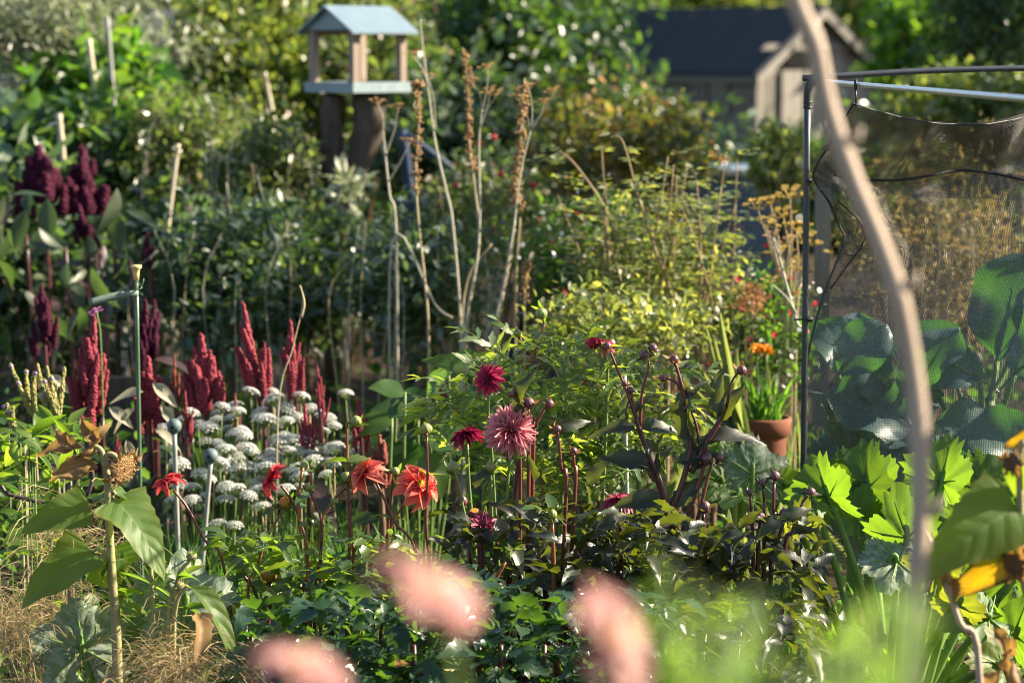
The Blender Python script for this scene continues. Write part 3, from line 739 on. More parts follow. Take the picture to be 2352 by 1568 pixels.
hut('outbuilding', 'pale pinkish rendered outbuilding glimpsed through the trees beside the bean canes', 345, 640, 118, 30, 17.5, pale_wall, felt, (410, 205))
hut('low_hut', 'low grey hut with dark roof behind the pale sage tree', -120, 75, 275, 195, 15.5, grey_wall, felt)
hut('dark_roofed_hut', 'dark roofed hut half hidden behind the bean vines', 120, 265, 190, 95, 16.5, grey_wall, felt)

# ------------------------------------------------------------------ trees and bushes far behind
bgroup = None
# behind everything
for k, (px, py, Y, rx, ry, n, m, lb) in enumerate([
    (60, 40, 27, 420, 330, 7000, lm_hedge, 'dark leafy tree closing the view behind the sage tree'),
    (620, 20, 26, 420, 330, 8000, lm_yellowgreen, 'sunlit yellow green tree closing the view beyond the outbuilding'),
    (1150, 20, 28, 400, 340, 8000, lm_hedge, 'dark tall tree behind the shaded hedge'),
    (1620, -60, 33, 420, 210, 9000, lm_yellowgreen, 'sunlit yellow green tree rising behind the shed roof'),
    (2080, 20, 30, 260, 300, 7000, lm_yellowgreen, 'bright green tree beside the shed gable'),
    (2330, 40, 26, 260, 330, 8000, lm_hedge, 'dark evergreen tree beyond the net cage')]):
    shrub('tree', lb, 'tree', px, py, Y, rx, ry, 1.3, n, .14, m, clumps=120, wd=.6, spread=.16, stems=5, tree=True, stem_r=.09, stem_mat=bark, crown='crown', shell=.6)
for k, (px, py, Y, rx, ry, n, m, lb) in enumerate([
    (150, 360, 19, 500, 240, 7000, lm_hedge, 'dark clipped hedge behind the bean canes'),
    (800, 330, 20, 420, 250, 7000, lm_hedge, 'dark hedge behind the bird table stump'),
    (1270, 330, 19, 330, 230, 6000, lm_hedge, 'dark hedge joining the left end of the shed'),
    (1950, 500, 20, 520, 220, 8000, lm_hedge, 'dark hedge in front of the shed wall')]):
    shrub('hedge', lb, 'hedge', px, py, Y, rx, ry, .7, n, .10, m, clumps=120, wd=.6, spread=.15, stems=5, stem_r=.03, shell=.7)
# middle distance
shrub('sage_tree', 'pale grey green tree with fine leaves and forked beige branches', 'tree', 130, 60, 11.0, 300, 190, .5, 8000, .05, lm_sage, clumps=130, wd=.28, spread=.13, stems=14, tree=True, stem_r=.03, stem_mat=bark_pale, crown='crown', shell=.6)
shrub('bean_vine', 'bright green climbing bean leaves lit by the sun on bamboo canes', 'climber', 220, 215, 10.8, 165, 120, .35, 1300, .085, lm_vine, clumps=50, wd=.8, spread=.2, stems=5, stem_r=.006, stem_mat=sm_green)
shrub('bean_vine', 'climbing bean leaves darkened for shade low on the canes behind the dark amaranths', 'climber', 150, 380, 10.2, 230, 150, .35, 2200, .085, lm_hedge, clumps=60, wd=.8, spread=.2, stems=5, stem_r=.006, stem_mat=sm_green)  # darker hedge leaf colour paints the shade on these bean leaves
shrub('tall_shrub', 'tall yellow green shrub with pale upright stems beside the bird table', 'shrub', 560, 130, 12.0, 170, 240, .5, 7000, .06, lm_yellowgreen, clumps=100, wd=.5, spread=.14, stems=12, stem_r=.011, stem_mat=sm_pale, shell=.6)
shrub('light_shrub', 'olive shrub scattered with pale seed heads in front of the outbuilding', 'shrub', 420, 330, 10.2, 230, 130, .4, 4600, .04, lm_mixed, twigs=10, clumps=130, wd=.5, spread=.16, stems=10, stem_r=.008, stem_mat=sm_pale)
shrub('bramble', 'mixed reddish and yellow green bramble seen through the bird table posts', 'shrub', 800, 150, 12.5, 210, 190, .5, 6500, .06, lm_mixed, clumps=90, wd=.6, spread=.15, stems=10, stem_r=.008, stem_mat=sm_thorn, shell=.6)
shrub('shaded_hedge', 'dark blue green rounded bush between bird table and shed', 'bush', 1190, 150, 13.5, 225, 260, .7, 9000, .075, lm_hedge, clumps=120, wd=.62, spread=.14, stems=7, stem_r=.03, shell=.6)
shrub('shaded_bush', 'dark green bush behind the dry seed stalks', 'bush', 1060, 330, 11.8, 240, 170, .5, 5000, .07, lm_elder, clumps=80, wd=.6, spread=.15, stems=8, stem_r=.014, shell=.6)
shrub('autumn_shrub', 'shrub turning yellow and orange in front of the shed window', 'shrub', 1520, 330, 10.6, 135, 120, .4, 1900, .045, lm_autumn, clumps=150, wd=.6, spread=.10, stems=9, stem_r=.010, stem_mat=sm_thorn)
shrub('autumn_shrub', 'olive shrub with orange leaves left of the shed window', 'shrub', 1370, 320, 10.9, 150, 150, .4, 2000, .045, lm_autumn, clumps=150, wd=.6, spread=.10, stems=8, stem_r=.010, stem_mat=sm_thorn)
shrub('leafy_shrub', 'light green leafy shrub growing up between shed door and net post', 'shrub', 1790, 375, 9.6, 70, 85, .3, 900, .05, lm_rose, clumps=50, wd=.6, spread=.17, stems=8, stem_r=.008, stem_mat=sm_thorn)
shrub('young_tree', 'young tree with bright yellow green leaves beside the shed roof end', 'tree', 2110, 95, 17.0, 120, 130, .5, 1500, .10, lm_vine, clumps=60, wd=.65, spread=.16, stems=9, tree=True, stem_r=.04, stem_mat=bark, crown='crown')
shrub('conifer', 'dark fine leaved evergreen over the far end of the cage bars', 'tree', 2290, 30, 14.0, 170, 190, .6, 8000, .05, lm_hedge, clumps=110, wd=.4, spread=.13, stems=8, tree=True, stem_r=.06, stem_mat=bark, crown='crown')
shrub('green_bush', 'mid green bush behind the top of the net', 'bush', 2280, 250, 12.5, 220, 90, .5, 3600, .06, lm_yellowgreen, clumps=70, wd=.7, spread=.16, stems=7, stem_r=.014)
# the shrubs standing in the shade, left of the middle
shrub('elder_bush', 'grey green leafy bush in shade at the foot of the stump', 'bush', 690, 630, 8.9, 200, 175, .42, 6800, .042, lm_elder, clumps=170, wd=.5, twigs=9, spread=.105, stems=10, stem_r=.008, stem_mat=sm_brown, tmpl=OVAL, shell=.6)
shrub('elder_bush', 'dark leafy bush in shade behind the crimson amaranth plumes', 'bush', 520, 640, 8.4, 210, 190, .4, 6500, .040, lm_elder, clumps=150, wd=.45, twigs=9, spread=.105, stems=10, stem_r=.007, stem_mat=sm_brown, tmpl=OVAL, shell=.6)
shrub('dark_bush', 'deep green bush in shade beyond the green stake', 'bush', 330, 580, 9.4, 240, 160, .42, 5200, .05, lm_elder, clumps=150, wd=.5, twigs=9, spread=.105, stems=8, stem_r=.008, tmpl=OVAL, shell=.6)
shrub('dark_bush', 'deep green bush in shade below the dry seed stalks', 'bush', 960, 660, 8.3, 200, 180, .4, 5600, .036, lm_elder, clumps=150, wd=.5, twigs=9, spread=.105, stems=10, stem_r=.006, tmpl=OVAL, shell=.6)
shrub('dark_bush', 'dark bush at the far left behind the amaranth leaves', 'bush', 40, 620, 9.0, 200, 260, .4, 3600, .07, lm_elder, clumps=80, wd=.5, spread=.16, stems=8, stem_r=.008, tmpl=OVAL, shell=.6)
shrub('mixed_shrub', 'airy olive green shrub with pale stems left of the stump', 'shrub', 610, 400, 9.5, 140, 130, .35, 4200, .036, lm_mixed, clumps=140, twigs=12, wd=.5, spread=.11, stems=16, stem_r=.005, stem_mat=sm_pale, tmpl=OVAL, shell=.6)
shrub('mixed_shrub', 'airy green shrub behind the dry stalks and below the shaded hedge', 'shrub', 1120, 480, 9.9, 150, 110, .35, 3000, .036, lm_mixed, clumps=80, wd=.5, spread=.15, stems=14, stem_r=.004, stem_mat=sm_pale, tmpl=OVAL, shell=.6)
# unseen trees placed off the right edge to shade the middle of the garden
for k, (x, y, z, rx, rz) in enumerate([(3.6, 8.9, 2.5, .9, 1.35), (3.9, 10.3, 2.5, 1.0, 1.4), (4.3, 12.2, 2.8, 1.1, 1.5), (4.8, 14.2, 3.1, 1.2, 1.7), (5.3, 16.4, 3.3, 1.2, 1.8)]):
    root = thing('shade_tree', ['small dense unseen shade tree nearest the net cage', 'dense unseen shade tree second in the row past the net cage', 'dense unseen shade tree third in the row past the net cage', 'dense unseen shade tree fourth in the row past the net cage', 'dense unseen shade tree at the far end of the row past the net cage'][k], 'tree', (x, y, 0), 'unseen trees placed in a row to shade the plot')
    c = np.array((x, y, z)); r = np.array((rx, .85, rz)); n = 2700
    pos, kc, cc = crown_points(c, r, n, 90, .16, .7); d = RNG.normal(size=(n, 3)); up = RNG.normal(size=(n, 3)) * .6; up[:, 2] += 1
    ln = .11 * (.7 + .6*RNG.random(n)); part('crown', leaf_cloud('crown', pos, d, up, ln, ln*.65, lm_hedge), root)
    mb = MB(); mb.tube(spline([(x, y, -.05), (x+.05, y, z*.5), (x, y, z)], 5), [.09, .07, .04], 8); part('trunk', mb.mesh('trunk', bark), root)

# ------------------------------------------------------------------ bird table on its stumps
def bird_table():
    Y0 = 9.2; c = P(812, 214, Y0)               # near bottom corner of the tray
    a = rad(47); g = np.array((-math.cos(a), math.sin(a), 0)); h = np.array((math.cos(rad(44)), math.sin(rad(44)), 0))   # along the left side, along the right side
    g = np.array((-math.cos(rad(46)), math.sin(rad(46)), 0)); h = np.array((math.cos(rad(44)), math.sin(rad(44)), 0))
    s = .292; zt = np.array((0, 0, 1.0))
    root = thing('bird_table', 'blue grey painted bird table with gabled roof and raw timber posts', 'bird table', (c[0], Y0 + .2, 0))
    z0 = c[2]
    def pt(u, v, z): return np.array((c[0], c[1], 0)) + g*u + h*v + zt*z
    def pris(name, u0, u1, v0, v1, zz0, zz1, mat, par=root):
        mb = MB(); v = [pt(u, w_, z) for u in (u0, u1) for w_ in (v0, v1) for z in (zz0, zz1)]
        mb.add(v, [(0, 1, 3, 2), (4, 6, 7, 5), (0, 4, 5, 1), (2, 3, 7, 6), (0, 2, 6, 4), (1, 5, 7, 3)]); return part(name, mb.mesh(name, mat, smooth=False), par)
    tray = pris('tray_floor', .012, s-.012, .012, s-.012, z0 + .004, z0 + .016, paint_blue)
    pris('tray_side', 0, s, 0, .011, z0, z0 + .040, paint_blue, tray); pris('tray_side', 0, s, s-.011, s, z0, z0 + .040, paint_blue, tray)
    pris('tray_side', 0, .011, .0112, s-.0112, z0 + .0003, z0 + .0397, paint_blue, tray); pris('tray_side', s-.011, s, .0112, s-.0112, z0 + .0003, z0 + .0397, paint_blue, tray)
    zp = z0 + .235
    for u in (.012, s-.012-.03):
        for v in (.012, s-.012-.03): pris('post', u, u+.030, v, v+.030, z0 + .017, zp, wood)
    # roof: ridge runs along h, gable ends look along g ... the left face
    ze = z0 + .222; zr = z0 + .322; o = .022
    th = .009
    for sg in (-1, 1):
        ue = s/2 + sg*(s/2 + o)
        v0, v1 = -o, s + o
        q = [pt(s/2, v0, zr), pt(s/2, v1, zr), pt(ue, v1, ze), pt(ue, v0, ze)]
        mb = MB(); v = q + [p + zt*th for p in q]
        mb.add(v, [(0, 1, 2, 3), (7, 6, 5, 4), (0, 4, 5, 1), (1, 5, 6, 2), (2, 6, 7, 3), (3, 7, 4, 0)]); part('roof_panel', mb.mesh('roof_panel', roof_blue, smooth=False), root)
    for v0 in (.004, s-.014):
        mb = MB(); q = [pt(.0, v0, ze + .016), pt(s, v0, ze + .016), pt(s/2, v0, zr - .006)]; v = q + [p + h*.01 for p in q]
        mb.add(v, [(0, 1, 2), (5, 4, 3), (0, 3, 4, 1), (1, 4, 5, 2), (2, 5, 3, 0)]); part('gable_panel', mb.mesh('gable_panel', paint_blue, smooth=False), root)
    for u in (.006, s-.016): pris('eave_rail', u, u+.010, .016, s-.016, ze - .002, ze + .012, wood)
    # the two stumps that carry it are sawn limbs of one old tree
    st = thing('tree_stump', 'old forked tree stump with dark bark carrying the bird table', 'stump', (c[0], Y0 + .25, 0))
    b = lambda px, py, dy=0: P(px, py, Y0 + .2 + dy)
    part('limb', log_mesh('limb', [b(850, 217), b(845, 300), b(812, 420), b(790, 540), b(770, 760)*np.array((1, 1, 0))], [S(41, 9.3), S(36, 9.3), S(22, 9.3), S(20, 9.3), .06], bark), st)
    part('limb', log_mesh('limb', [b(763, 217), b(762, 320), b(765, 420), b(775, 560), b(772, 760)*np.array((1, 1, 0))], [S(24, 9.3), S(25, 9.3), S(25, 9.3), S(28, 9.3), .07], bark), st)
bird_table()
# leaves that climb over the stump
shrub('sage_bush', 'low grey leaved sage plant growing over the stump', 'plant', 800, 440, 8.85, 42, 50, .1, 150, .05, lm_sage, clumps=16, wd=.4, spread=.25, stems=4, stem_r=.004, tmpl=OVAL)

# ------------------------------------------------------------------ things half hidden between the bushes
def wheelbarrow():
    Y = 10.2; root = thing('wheelbarrow', 'dark blue wheelbarrow tipped up behind the dry stalks', 'wheelbarrow', (P(990, 500, Y)[0], Y, 0))
    stem_part(root, [P(930, 310, Y), P(1000, 360, Y), P(1085, 430, Y), P(1150, 500, Y)], .020, blue_p, 8, 'handle', 3)
    stem_part(root, [P(922, 300, Y+.1), P(935, 400, Y+.1), P(945, 520, Y+.1), P(950, 700, Y+.1)*np.array((1, 1, 0)) + np.array((0, 0, .02))], .026, blue_p, 8, 'leg', 3)
    stem_part(root, [P(1085, 430, Y+.25), P(1120, 560, Y+.25), P(1130, 800, Y+.25)*np.array((1, 1, 0)) + np.array((0, 0, .02))], .018, blue_p, 8, 'leg', 3)
    a = P(912, 460, Y - .05); b = P(1062, 540, Y - .05); cx, cz = (a[0]+b[0])/2, (a[2]+b[2])/2; hx, hz = (b[0]-a[0])/2, (a[2]-b[2])/2
    mb = MB(); mb.add([(cx-hx, Y-.05, cz+hz), (cx+hx, Y-.05, cz+hz), (cx+hx*.8, Y-.02, cz-hz*1.9), (cx-hx*.8, Y-.02, cz-hz*1.9), (cx-hx, Y+.4, cz+hz*.9), (cx+hx, Y+.4, cz+hz*.9), (cx+hx*.7, Y+.3, cz-hz*1.9), (cx-hx*.7, Y+.3, cz-hz*1.9)],
                      [(0, 1, 2, 3), (5, 4, 7, 6), (4, 0, 3, 7), (1, 5, 6, 2), (3, 2, 6, 7)]); tr = part('tray', mb.mesh('tray', bluegrey_p, smooth=False), root)
    for k in range(4):
        x = cx - hx*.7 + hx*1.4*k/3; mb = MB(); mb.box((x, Y-.052, cz - hz*.3), (.008, .008, hz*1.2)); part('rib', mb.mesh('rib', bluegrey_p, smooth=False), tr)
    wc = P(1215, 470, Y + .1); mb = MB(); ring = [(wc[0] + .12*math.cos(t), wc[1] + .03*math.sin(t), .18 + .16*math.sin(t)) for t in np.linspace(0, 6.28, 17)]
    mb.tube(ring, .035, 7, cap=False); part('tyre', mb.mesh('tyre', plastic_dark), root)
wheelbarrow()
def cold_frame():
    Y = 11.0; root = thing('cold_frame', 'grey blue timber cold frame behind the rose canes', 'cold frame', (P(1660, 440, Y)[0], Y, 0))
    a, b = P(1580, 402, Y), P(1790, 402, Y)
    for k in range(4):
        z = a[2] - .05 - .125*k
        mb = MB(); mb.box(((a[0]+b[0])/2, Y, z), ((b[0]-a[0])/2, .012, .058)); part('board', mb.mesh('board', bluegrey_p, smooth=False), root)
    mb = MB(); mb.box(((a[0]+b[0])/2, Y+.25, a[2]+.015), ((b[0]-a[0])/2 + .03, .3, .012)); part('lid', mb.mesh('lid', pipe_light, smooth=False), root)
    for x in (a[0]+.03, b[0]-.03):
        for y in (Y + .045, Y + .5):
            mb = MB(); mb.box((x, y, a[2]/2 - .01), (.03, .03, a[2]/2)); part('leg', mb.mesh('leg', wood_grey, smooth=False), root)
cold_frame()
def cane(label, pts, Y, r, mat, group=None, kind='bamboo_cane'):
    w_ = [P(x, y, Y) for x, y in pts]; d = w_[-1] - w_[-2]; t = (w_[-1][2] + .1) / max(1e-3, -d[2]) ; w_.append(w_[-1] + d * t)
    root = thing(kind, label, 'cane', (w_[-1][0], w_[-1][1], 0), group)
    L_ = spline(w_, 8); rr = [r * (1.15 if i % 5 == 0 else 1) for i in range(len(L_))]
    mb = MB(); mb.tube(L_, rr, 7); part('culm', mb.mesh('culm', mat), root)
    return root
cane('thick pale bamboo cane leaning among the bean vines', [(203, 90), (222, 230), (238, 380)], 10.4, .013, bamboo)
cane('short pale cane beside the dark amaranth heads', [(135, 262), (150, 415)], 9.6, .012, bamboo)
cane('pale cane under the forked sage tree', [(70, 235), (72, 340)], 10.5, .011, bamboo)
cane('thin grey cane with a bend beside the bean vines', [(246, 40), (262, 250), (270, 430)], 10.2, .010, bamboo_grey)
cane('stub of a cane in the dark bush beyond the stake', [(405, 360), (400, 400)], 9.0, .009, bamboo)
cane('small straw coloured cane by the tall yellow green shrub', [(612, 190), (622, 240)], 10.4, .010, bamboo)
mb = MB(); q = P(1893, 300, 7.6); mb.box((q[0], 7.6, .62), (.022, .022, .64)); mb.add([(q[0]-.022, 7.578, 1.26), (q[0]+.022, 7.578, 1.26), (q[0]+.022, 7.622, 1.26), (q[0]-.022, 7.622, 1.26), (q[0], 7.6, 1.285)], [(0, 1, 4), (1, 2, 4), (2, 3, 4), (3, 0, 4)])
tag(part('fence_post', mb.mesh('fence_post', wood_grey, smooth=False)), 'weathered grey square post behind the net', 'post')
mb = MB(); qa, qb = P(240, 858, 7.9), P(390, 860, 7.9); mb.box(((qa[0]+qb[0])/2, 7.9, qa[2]/2 - .01), ((qb[0]-qa[0])/2, .02, qa[2]/2)); 
tag(part('bed_edging', mb.mesh('bed_edging', bark, smooth=False)), 'dark plank edging a raised bed behind the amaranths', 'plank')
# ------------------------------------------------------------------ undergrowth that hides the soil
def carpet(name, label, boxes, ln, wd, mat, tmpl=OVAL, up_k=.6, cat='undergrowth'):
    """leaves in a layer: boxes of (x0, x1, y0, y1, z0, z1, n)"""
    ps = []
    for x0, x1, y0, y1, z0, z1, n in boxes:
        k = max(6, n // 14); c = RNG.random((k, 3)) * (x1-x0, y1-y0, 1) + (x0, y0, 0); c[:, 2] = z0 + (z1-z0) * RNG.random(k) ** .7
        i = RNG.integers(0, k, n); ps.append(c[i] + RNG.normal(size=(n, 3)) * (.05, .05, .045))
    pos = np.concatenate(ps); pos = pos[pos[:, 2] > .01]; n = len(pos)
    d = RNG.normal(size=(n, 3)); d[:, 2] = d[:, 2]*.6 + .25; up = RNG.normal(size=(n, 3)) * up_k; up[:, 2] += 1
    L_ = ln * (.6 + .8*RNG.random(n))
    o = part(name, leaf_cloud(name, pos, d, up, L_, L_*wd*(.8 + .4*RNG.random(n)), mat, tmpl)); o['kind'] = 'stuff'; o['label'] = label; o['category'] = cat
carpet('undergrowth', 'low dark weeds covering the soil between the beds', [(-2.6, 2.6, 6.6, 9.5, .02, .45, 9000), (-1.6, 1.6, 5.2, 6.6, .02, .25, 5000)], .05, .5, lm_weed)
carpet('chickweed', 'small bright weeds under the squash stalks', [(.25, 1.4, 4.6, 5.6, .02, .20, 3500), (-1.2, -.2, 4.3, 5.2, .02, .2, 1800)], .022, .6, lm_fresh)
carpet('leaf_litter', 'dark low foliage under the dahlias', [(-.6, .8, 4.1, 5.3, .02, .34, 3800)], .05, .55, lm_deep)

# ------------------------------------------------------------------ roses, salvia, fennel and dry stalks
root, cc = shrub('rose_bush', 'sunlit rose bush with arching brown canes and small yellow green leaves', 'rose bush', 1510, 600, 7.4, 180, 150, .3, 2000, .030, lm_rose, clumps=110, wd=.55, spread=.13, stems=8, stem_r=.003, stem_mat=sm_thorn, tmpl=OVAL, up_k=.3, droop=0)
rose_canes = [[(1560, 790), (1500, 560), (1465, 450), (1432, 330), (1410, 312)], [(1500, 800), (1440, 600), (1390, 480), (1330, 390), (1290, 352), (1275, 375)], [(1600, 800), (1610, 620), (1600, 420), (1590, 395)],
              [(1480, 800), (1420, 700), (1340, 620), (1300, 590)], [(1610, 790), (1650, 600), (1690, 470)]]
for k in range(18):
    x = random.uniform(1380, 1680); e = x + random.uniform(-130, 90); rose_canes.append([(x, 800), (x*.6 + e*.4, random.uniform(600, 680)), (e, random.uniform(345, 560))])
for pts in rose_canes:
    yy = 7.2 + random.uniform(-.25, .25)
    q = [P(x, y, yy) for x, y in pts]; b = q[0]*np.array((1, 1, 0)); stem_part(root, [b] + q, [.0055, .0045, .0032, .0018], sm_thorn, 5, 'cane', 5)
    sp_ = spline(q, 6); pos, d = [], []
    for k in range(16):                                   # short side shoots, each with leaflets in one flat spray
        p0 = sp_[random.randrange(2, len(sp_))]; az = random.uniform(0, 6.28); o = np.array((math.cos(az), math.sin(az), random.uniform(-.1, .35)))
        for j in range(7):
            t = .012 + .014*j; pos.append(p0 + o*t + RNG.normal(size=3)*.003); s_ = 1 if j % 2 else -1; d.append(o*.5 + np.array((-o[1], o[0], 0))*s_ + RNG.normal(size=3)*.12)
    pos, d = np.array(pos), np.array(d); n = len(pos); up = RNG.normal(size=(n, 3))*.25; up[:, 2] += 1; l_ = .030*(.6+.7*RNG.random(n))
    part('spray', leaf_cloud('spray', pos, d, up, l_, l_*.55, lm_rose, OVAL), root, kind='stuff')
shrub('rose_bush', 'lower leafy rose growth right behind the dahlias', 'rose bush', 1420, 760, 6.7, 220, 110, .26, 2400, .028, lm_rose, clumps=90, wd=.5, spread=.14, stems=8, stem_r=.003, stem_mat=sm_thorn, tmpl=OVAL, up_k=.45, droop=0)

def dots(root, name, c, r, n, size, mat):
    """many tiny flowers through a bush, as one part"""
    mb_v, mb_f = [], []
    pos = c + RNG.normal(size=(n, 3)) * r * .55; k = 5
    tv = np.array([(0, 0, 0)] + [(math.cos(a), math.sin(a), .35) for a in np.linspace(0, 6.28, 6)[:-1]]); tf = np.array([(0, 1, 2), (0, 2, 3), (0, 3, 4), (0, 4, 5), (0, 5, 1)])
    R = RNG.normal(size=(n, 3)); z = R / np.linalg.norm(R, axis=1, keepdims=True); x = np.cross(z, RNG.normal(size=(n, 3))); x /= np.linalg.norm(x, axis=1, keepdims=True); y = np.cross(z, x)
    s = size * (.6 + .8*RNG.random(n))
    v = pos[:, None] + s[:, None, None] * (tv[None, :, 0:1]*x[:, None] + tv[None, :, 1:2]*y[:, None] + tv[None, :, 2:3]*z[:, None])
    return part(name, bulk(name, v.reshape(-1, 3), (tf[None] + (np.arange(n)*6)[:, None, None]).reshape(-1, 3), mat), root, kind='stuff')
sv, cc = shrub('salvia', 'green salvia bush dotted with red and white flowers', 'salvia', 1330, 610, 8.0, 170, 150, .3, 3200, .028, lm_weed, clumps=80, wd=.5, spread=.16, stems=9, stem_r=.003, stem_mat=sm_brown, tmpl=OVAL)
c0 = P(1400, 600, 7.75)
dots(sv, 'red_florets', c0, np.array((.30, .2, .26)), 46, .008, red_berry); dots(sv, 'white_florets', c0, np.array((.30, .2, .26)), 60, .007, white_fl)
sv2, cc = shrub('salvia', 'salvia with red and white flowers above the flower pot', 'salvia', 1760, 760, 7.1, 110, 130, .25, 2200, .026, lm_weed, clumps=60, wd=.5, spread=.17, stems=7, stem_r=.003, stem_mat=sm_brown, tmpl=OVAL)
c0 = P(1770, 730, 6.95)
dots(sv2, 'red_florets', c0, np.array((.16, .12, .2)), 22, .008, red_berry); dots(sv2, 'white_florets', c0, np.array((.16, .12, .2)), 26, .007, white_fl)
hp, cc = shrub('hip_rose', 'straggly dog rose with red hips among the dry stalks', 'rose bush', 1110, 470, 8.6, 130, 130, .25, 900, .035, lm_mixed, clumps=40, wd=.6, spread=.18, stems=9, stem_r=.004, stem_mat=sm_thorn, tmpl=OVAL)
berry = MB(); berry.lathe([(.004, -.009), (.008, -.004), (.008, .004), (.003, .009)], 8); BER = berry.mesh('hip', red_berry)
for (x, y) in [(1135, 315), (1152, 402), (1150, 398), (1048, 425), (1010, 545), (968, 575), (990, 620), (1130, 525), (1100, 330), (1225, 425)]:
    part('hip', BER, hp, zframe(P(x, y, 8.4), rnd_dir(-60, 20), 1.2))

def umbel_cluster(parent, pos, r, mat, n=7, name='flower_head'):
    """flat-topped flower head of many tiny florets on fine rays"""
    mb = MB(); v = []
    for k in range(n):
        a = k*2.4; q = r*math.sqrt((k+.3)/n); c = np.array((q*math.cos(a), q*math.sin(a), r*.55 - q*q/r*.2))
        mb.tube([(0, 0, 0), c*.6 + np.array((0, 0, -.1*r)), c], [r*.03, r*.02], 3, cap=False)
        for j in range(9):
            b = j*2.4; t = r*.24*math.sqrt((j+.3)/9); p = c + np.array((t*math.cos(b), t*math.sin(b), random.uniform(0, r*.06))); s = r*.085
            mb.add([p + np.array(o)*s for o in ((1, 0, 0), (0, 1, 0), (-1, 0, 0), (0, -1, 0), (0, 0, .9), (0, 0, -.6))], [(0, 1, 4), (1, 2, 4), (2, 3, 4), (3, 0, 4), (1, 0, 5), (2, 1, 5), (3, 2, 5), (0, 3, 5)])
    return part(name, mb.mesh(name, mat), parent, zframe(pos, (random.uniform(-.3, .3), random.uniform(-.5, .1), 1)))
def fennel(label, Y, stems, r, group=None, mat=None):
    b = P(stems[0][0], stems[0][1], Y); root = thing('fennel', label, 'fennel', (b[0], Y, 0), group)
    for (x, y, bx, by) in stems:
        t = P(x, y, Y + random.uniform(-.1, .1)); m = P(bx, by, Y); bb = m*np.array((1, 1, 0))
        stem_part(root, [bb, m, (m + t)/2 + np.array((.01, 0, .01)), t], [.004, .003, .0015], sm_straw, 5)
        umbel_cluster(root, t, r*random.uniform(.8, 1.2), mat or lm_fennel)
fennel('yellow flowering fennel left of the net post', 7.0, [(1770, 470, 1800, 700), (1815, 455, 1805, 700), (1800, 500, 1815, 700), (1760, 520, 1800, 720), (1830, 530, 1820, 720), (1790, 590, 1805, 720), (1825, 620, 1820, 740), (1845, 560, 1830, 740), (1740, 480, 1790, 700)], .045)
fennel('fennel gone to orange seed behind the net', 7.4, [(x, y, x + random.uniform(-15, 15), 720) for x, y in [(2030, 395), (2120, 415), (2150, 460), (2070, 470), (2230, 520), (2300, 560), (2180, 570), (2090, 560), (2010, 520), (2250, 640), (2130, 640), (2040, 620), (2000, 690), (2320, 420), (2270, 470)]], .05)
shrub('seedy_shrub', 'brown green seedy growth seen through the net', 'shrub', 2130, 560, 7.8, 230, 210, .35, 5000, .030, lm_gold, clumps=130, wd=.4, spread=.16, stems=12, stem_r=.004, stem_mat=sm_straw, tmpl=DIAMOND)
shrub('seedy_plant', 'rust coloured seed plant among the salvia', 'plant', 1725, 690, 6.9, 48, 40, .1, 700, .012, lm_rust, clumps=30, wd=.35, spread=.2, stems=8, stem_r=.0018, stem_mat=sm_thorn)
mg = thing('marigold', 'small orange marigold beside the flower pot', 'marigold', (P(1745, 806, 6.8)[0], 6.8, 0))
for x, y in ((1738, 803), (1760, 805)):
    t = P(x, y, 6.8); stem_part(mg, [t*np.array((1, 1, 0)), (t + t*np.array((1, 1, 0)))/2 + np.array((.01, 0, 0)), t], .003, sm_green, 5)
    bloom(mg, t, (.2, -.6, .8), .022, [(12, 1.0, 12, .1), (10, .75, 35, .08)], orange_fl, anther, W=.3)

# tall dry stalks
def dry_spike(label, pts, Y, s0, s1, wpx, group=None):
    """stalk through pts (bottom first); brown seed clusters between fractions s0 and s1"""
    q = [P(x, y, Y) for x, y in pts]; b = q[0]*np.array((1, 1, 0)); root = thing('dry_seed_stalk', label, 'dry stalk', (b[0], Y, 0), group)
    L_ = spline(q, 8); stem_part(root, [b] + q, [.0045, .004, .0035, .0025, .0015], sm_straw, 6)
    n = 46
    for k in range(n):
        t = s0 + (s1 - s0)*k/n + random.uniform(-.004, .004); p = L_[min(len(L_)-1, int(t*(len(L_)-1)))]; f = t*(len(L_)-1) % 1
        p2 = L_[min(len(L_)-1, int(t*(len(L_)-1)) + 1)]; p = p + (p2-p)*f
        a = k*2.4; o = np.array((math.cos(a), math.sin(a), .1))*S(wpx, Y)*random.uniform(.25, .8)
        part('seed_cluster', random.choice(SEEDS), root, zframe(p + o, rnd_dir(-40, 90), S(wpx, Y)*random.uniform(.55, 1.0)))
    return root
SEEDS = []
for k in range(4):
    mb = MB(); r = random.Random(k)
    for j in range(7):
        c = np.array((r.gauss(0, .3), r.gauss(0, .3), r.gauss(0, .3))); s = r.uniform(.22, .4)
        mb.add([c + np.array(o)*s*r.uniform(.7, 1.2) for o in ((1, 0, 0), (0, 1, 0), (-1, 0, 0), (0, -1, 0), (0, 0, 1), (0, 0, -1))], [(0, 1, 4), (1, 2, 4), (2, 3, 4), (3, 0, 4), (1, 0, 5), (2, 1, 5), (3, 2, 5), (0, 3, 5)])
    SEEDS.append(mb.mesh('seed_cluster', seed_br))
dry_spike('brown dock seed spike curling over at its tip beside the bird table', [(985, 800), (975, 640), (962, 520), (955, 400), (962, 280), (955, 200), (968, 195)], 7.3, .45, .99, 13)
dry_spike('brown seed spike crowded between the two tallest dry umbels', [(1070, 800), (1100, 560), (1090, 430), (1078, 330), (1075, 200), (1062, 110)], 7.4, .48, .99, 12)
dry_spike('thick golden brown seed spike beside a forked dry umbel', [(1140, 810), (1178, 560), (1185, 440), (1195, 330), (1205, 180)], 7.2, .42, .99, 15)
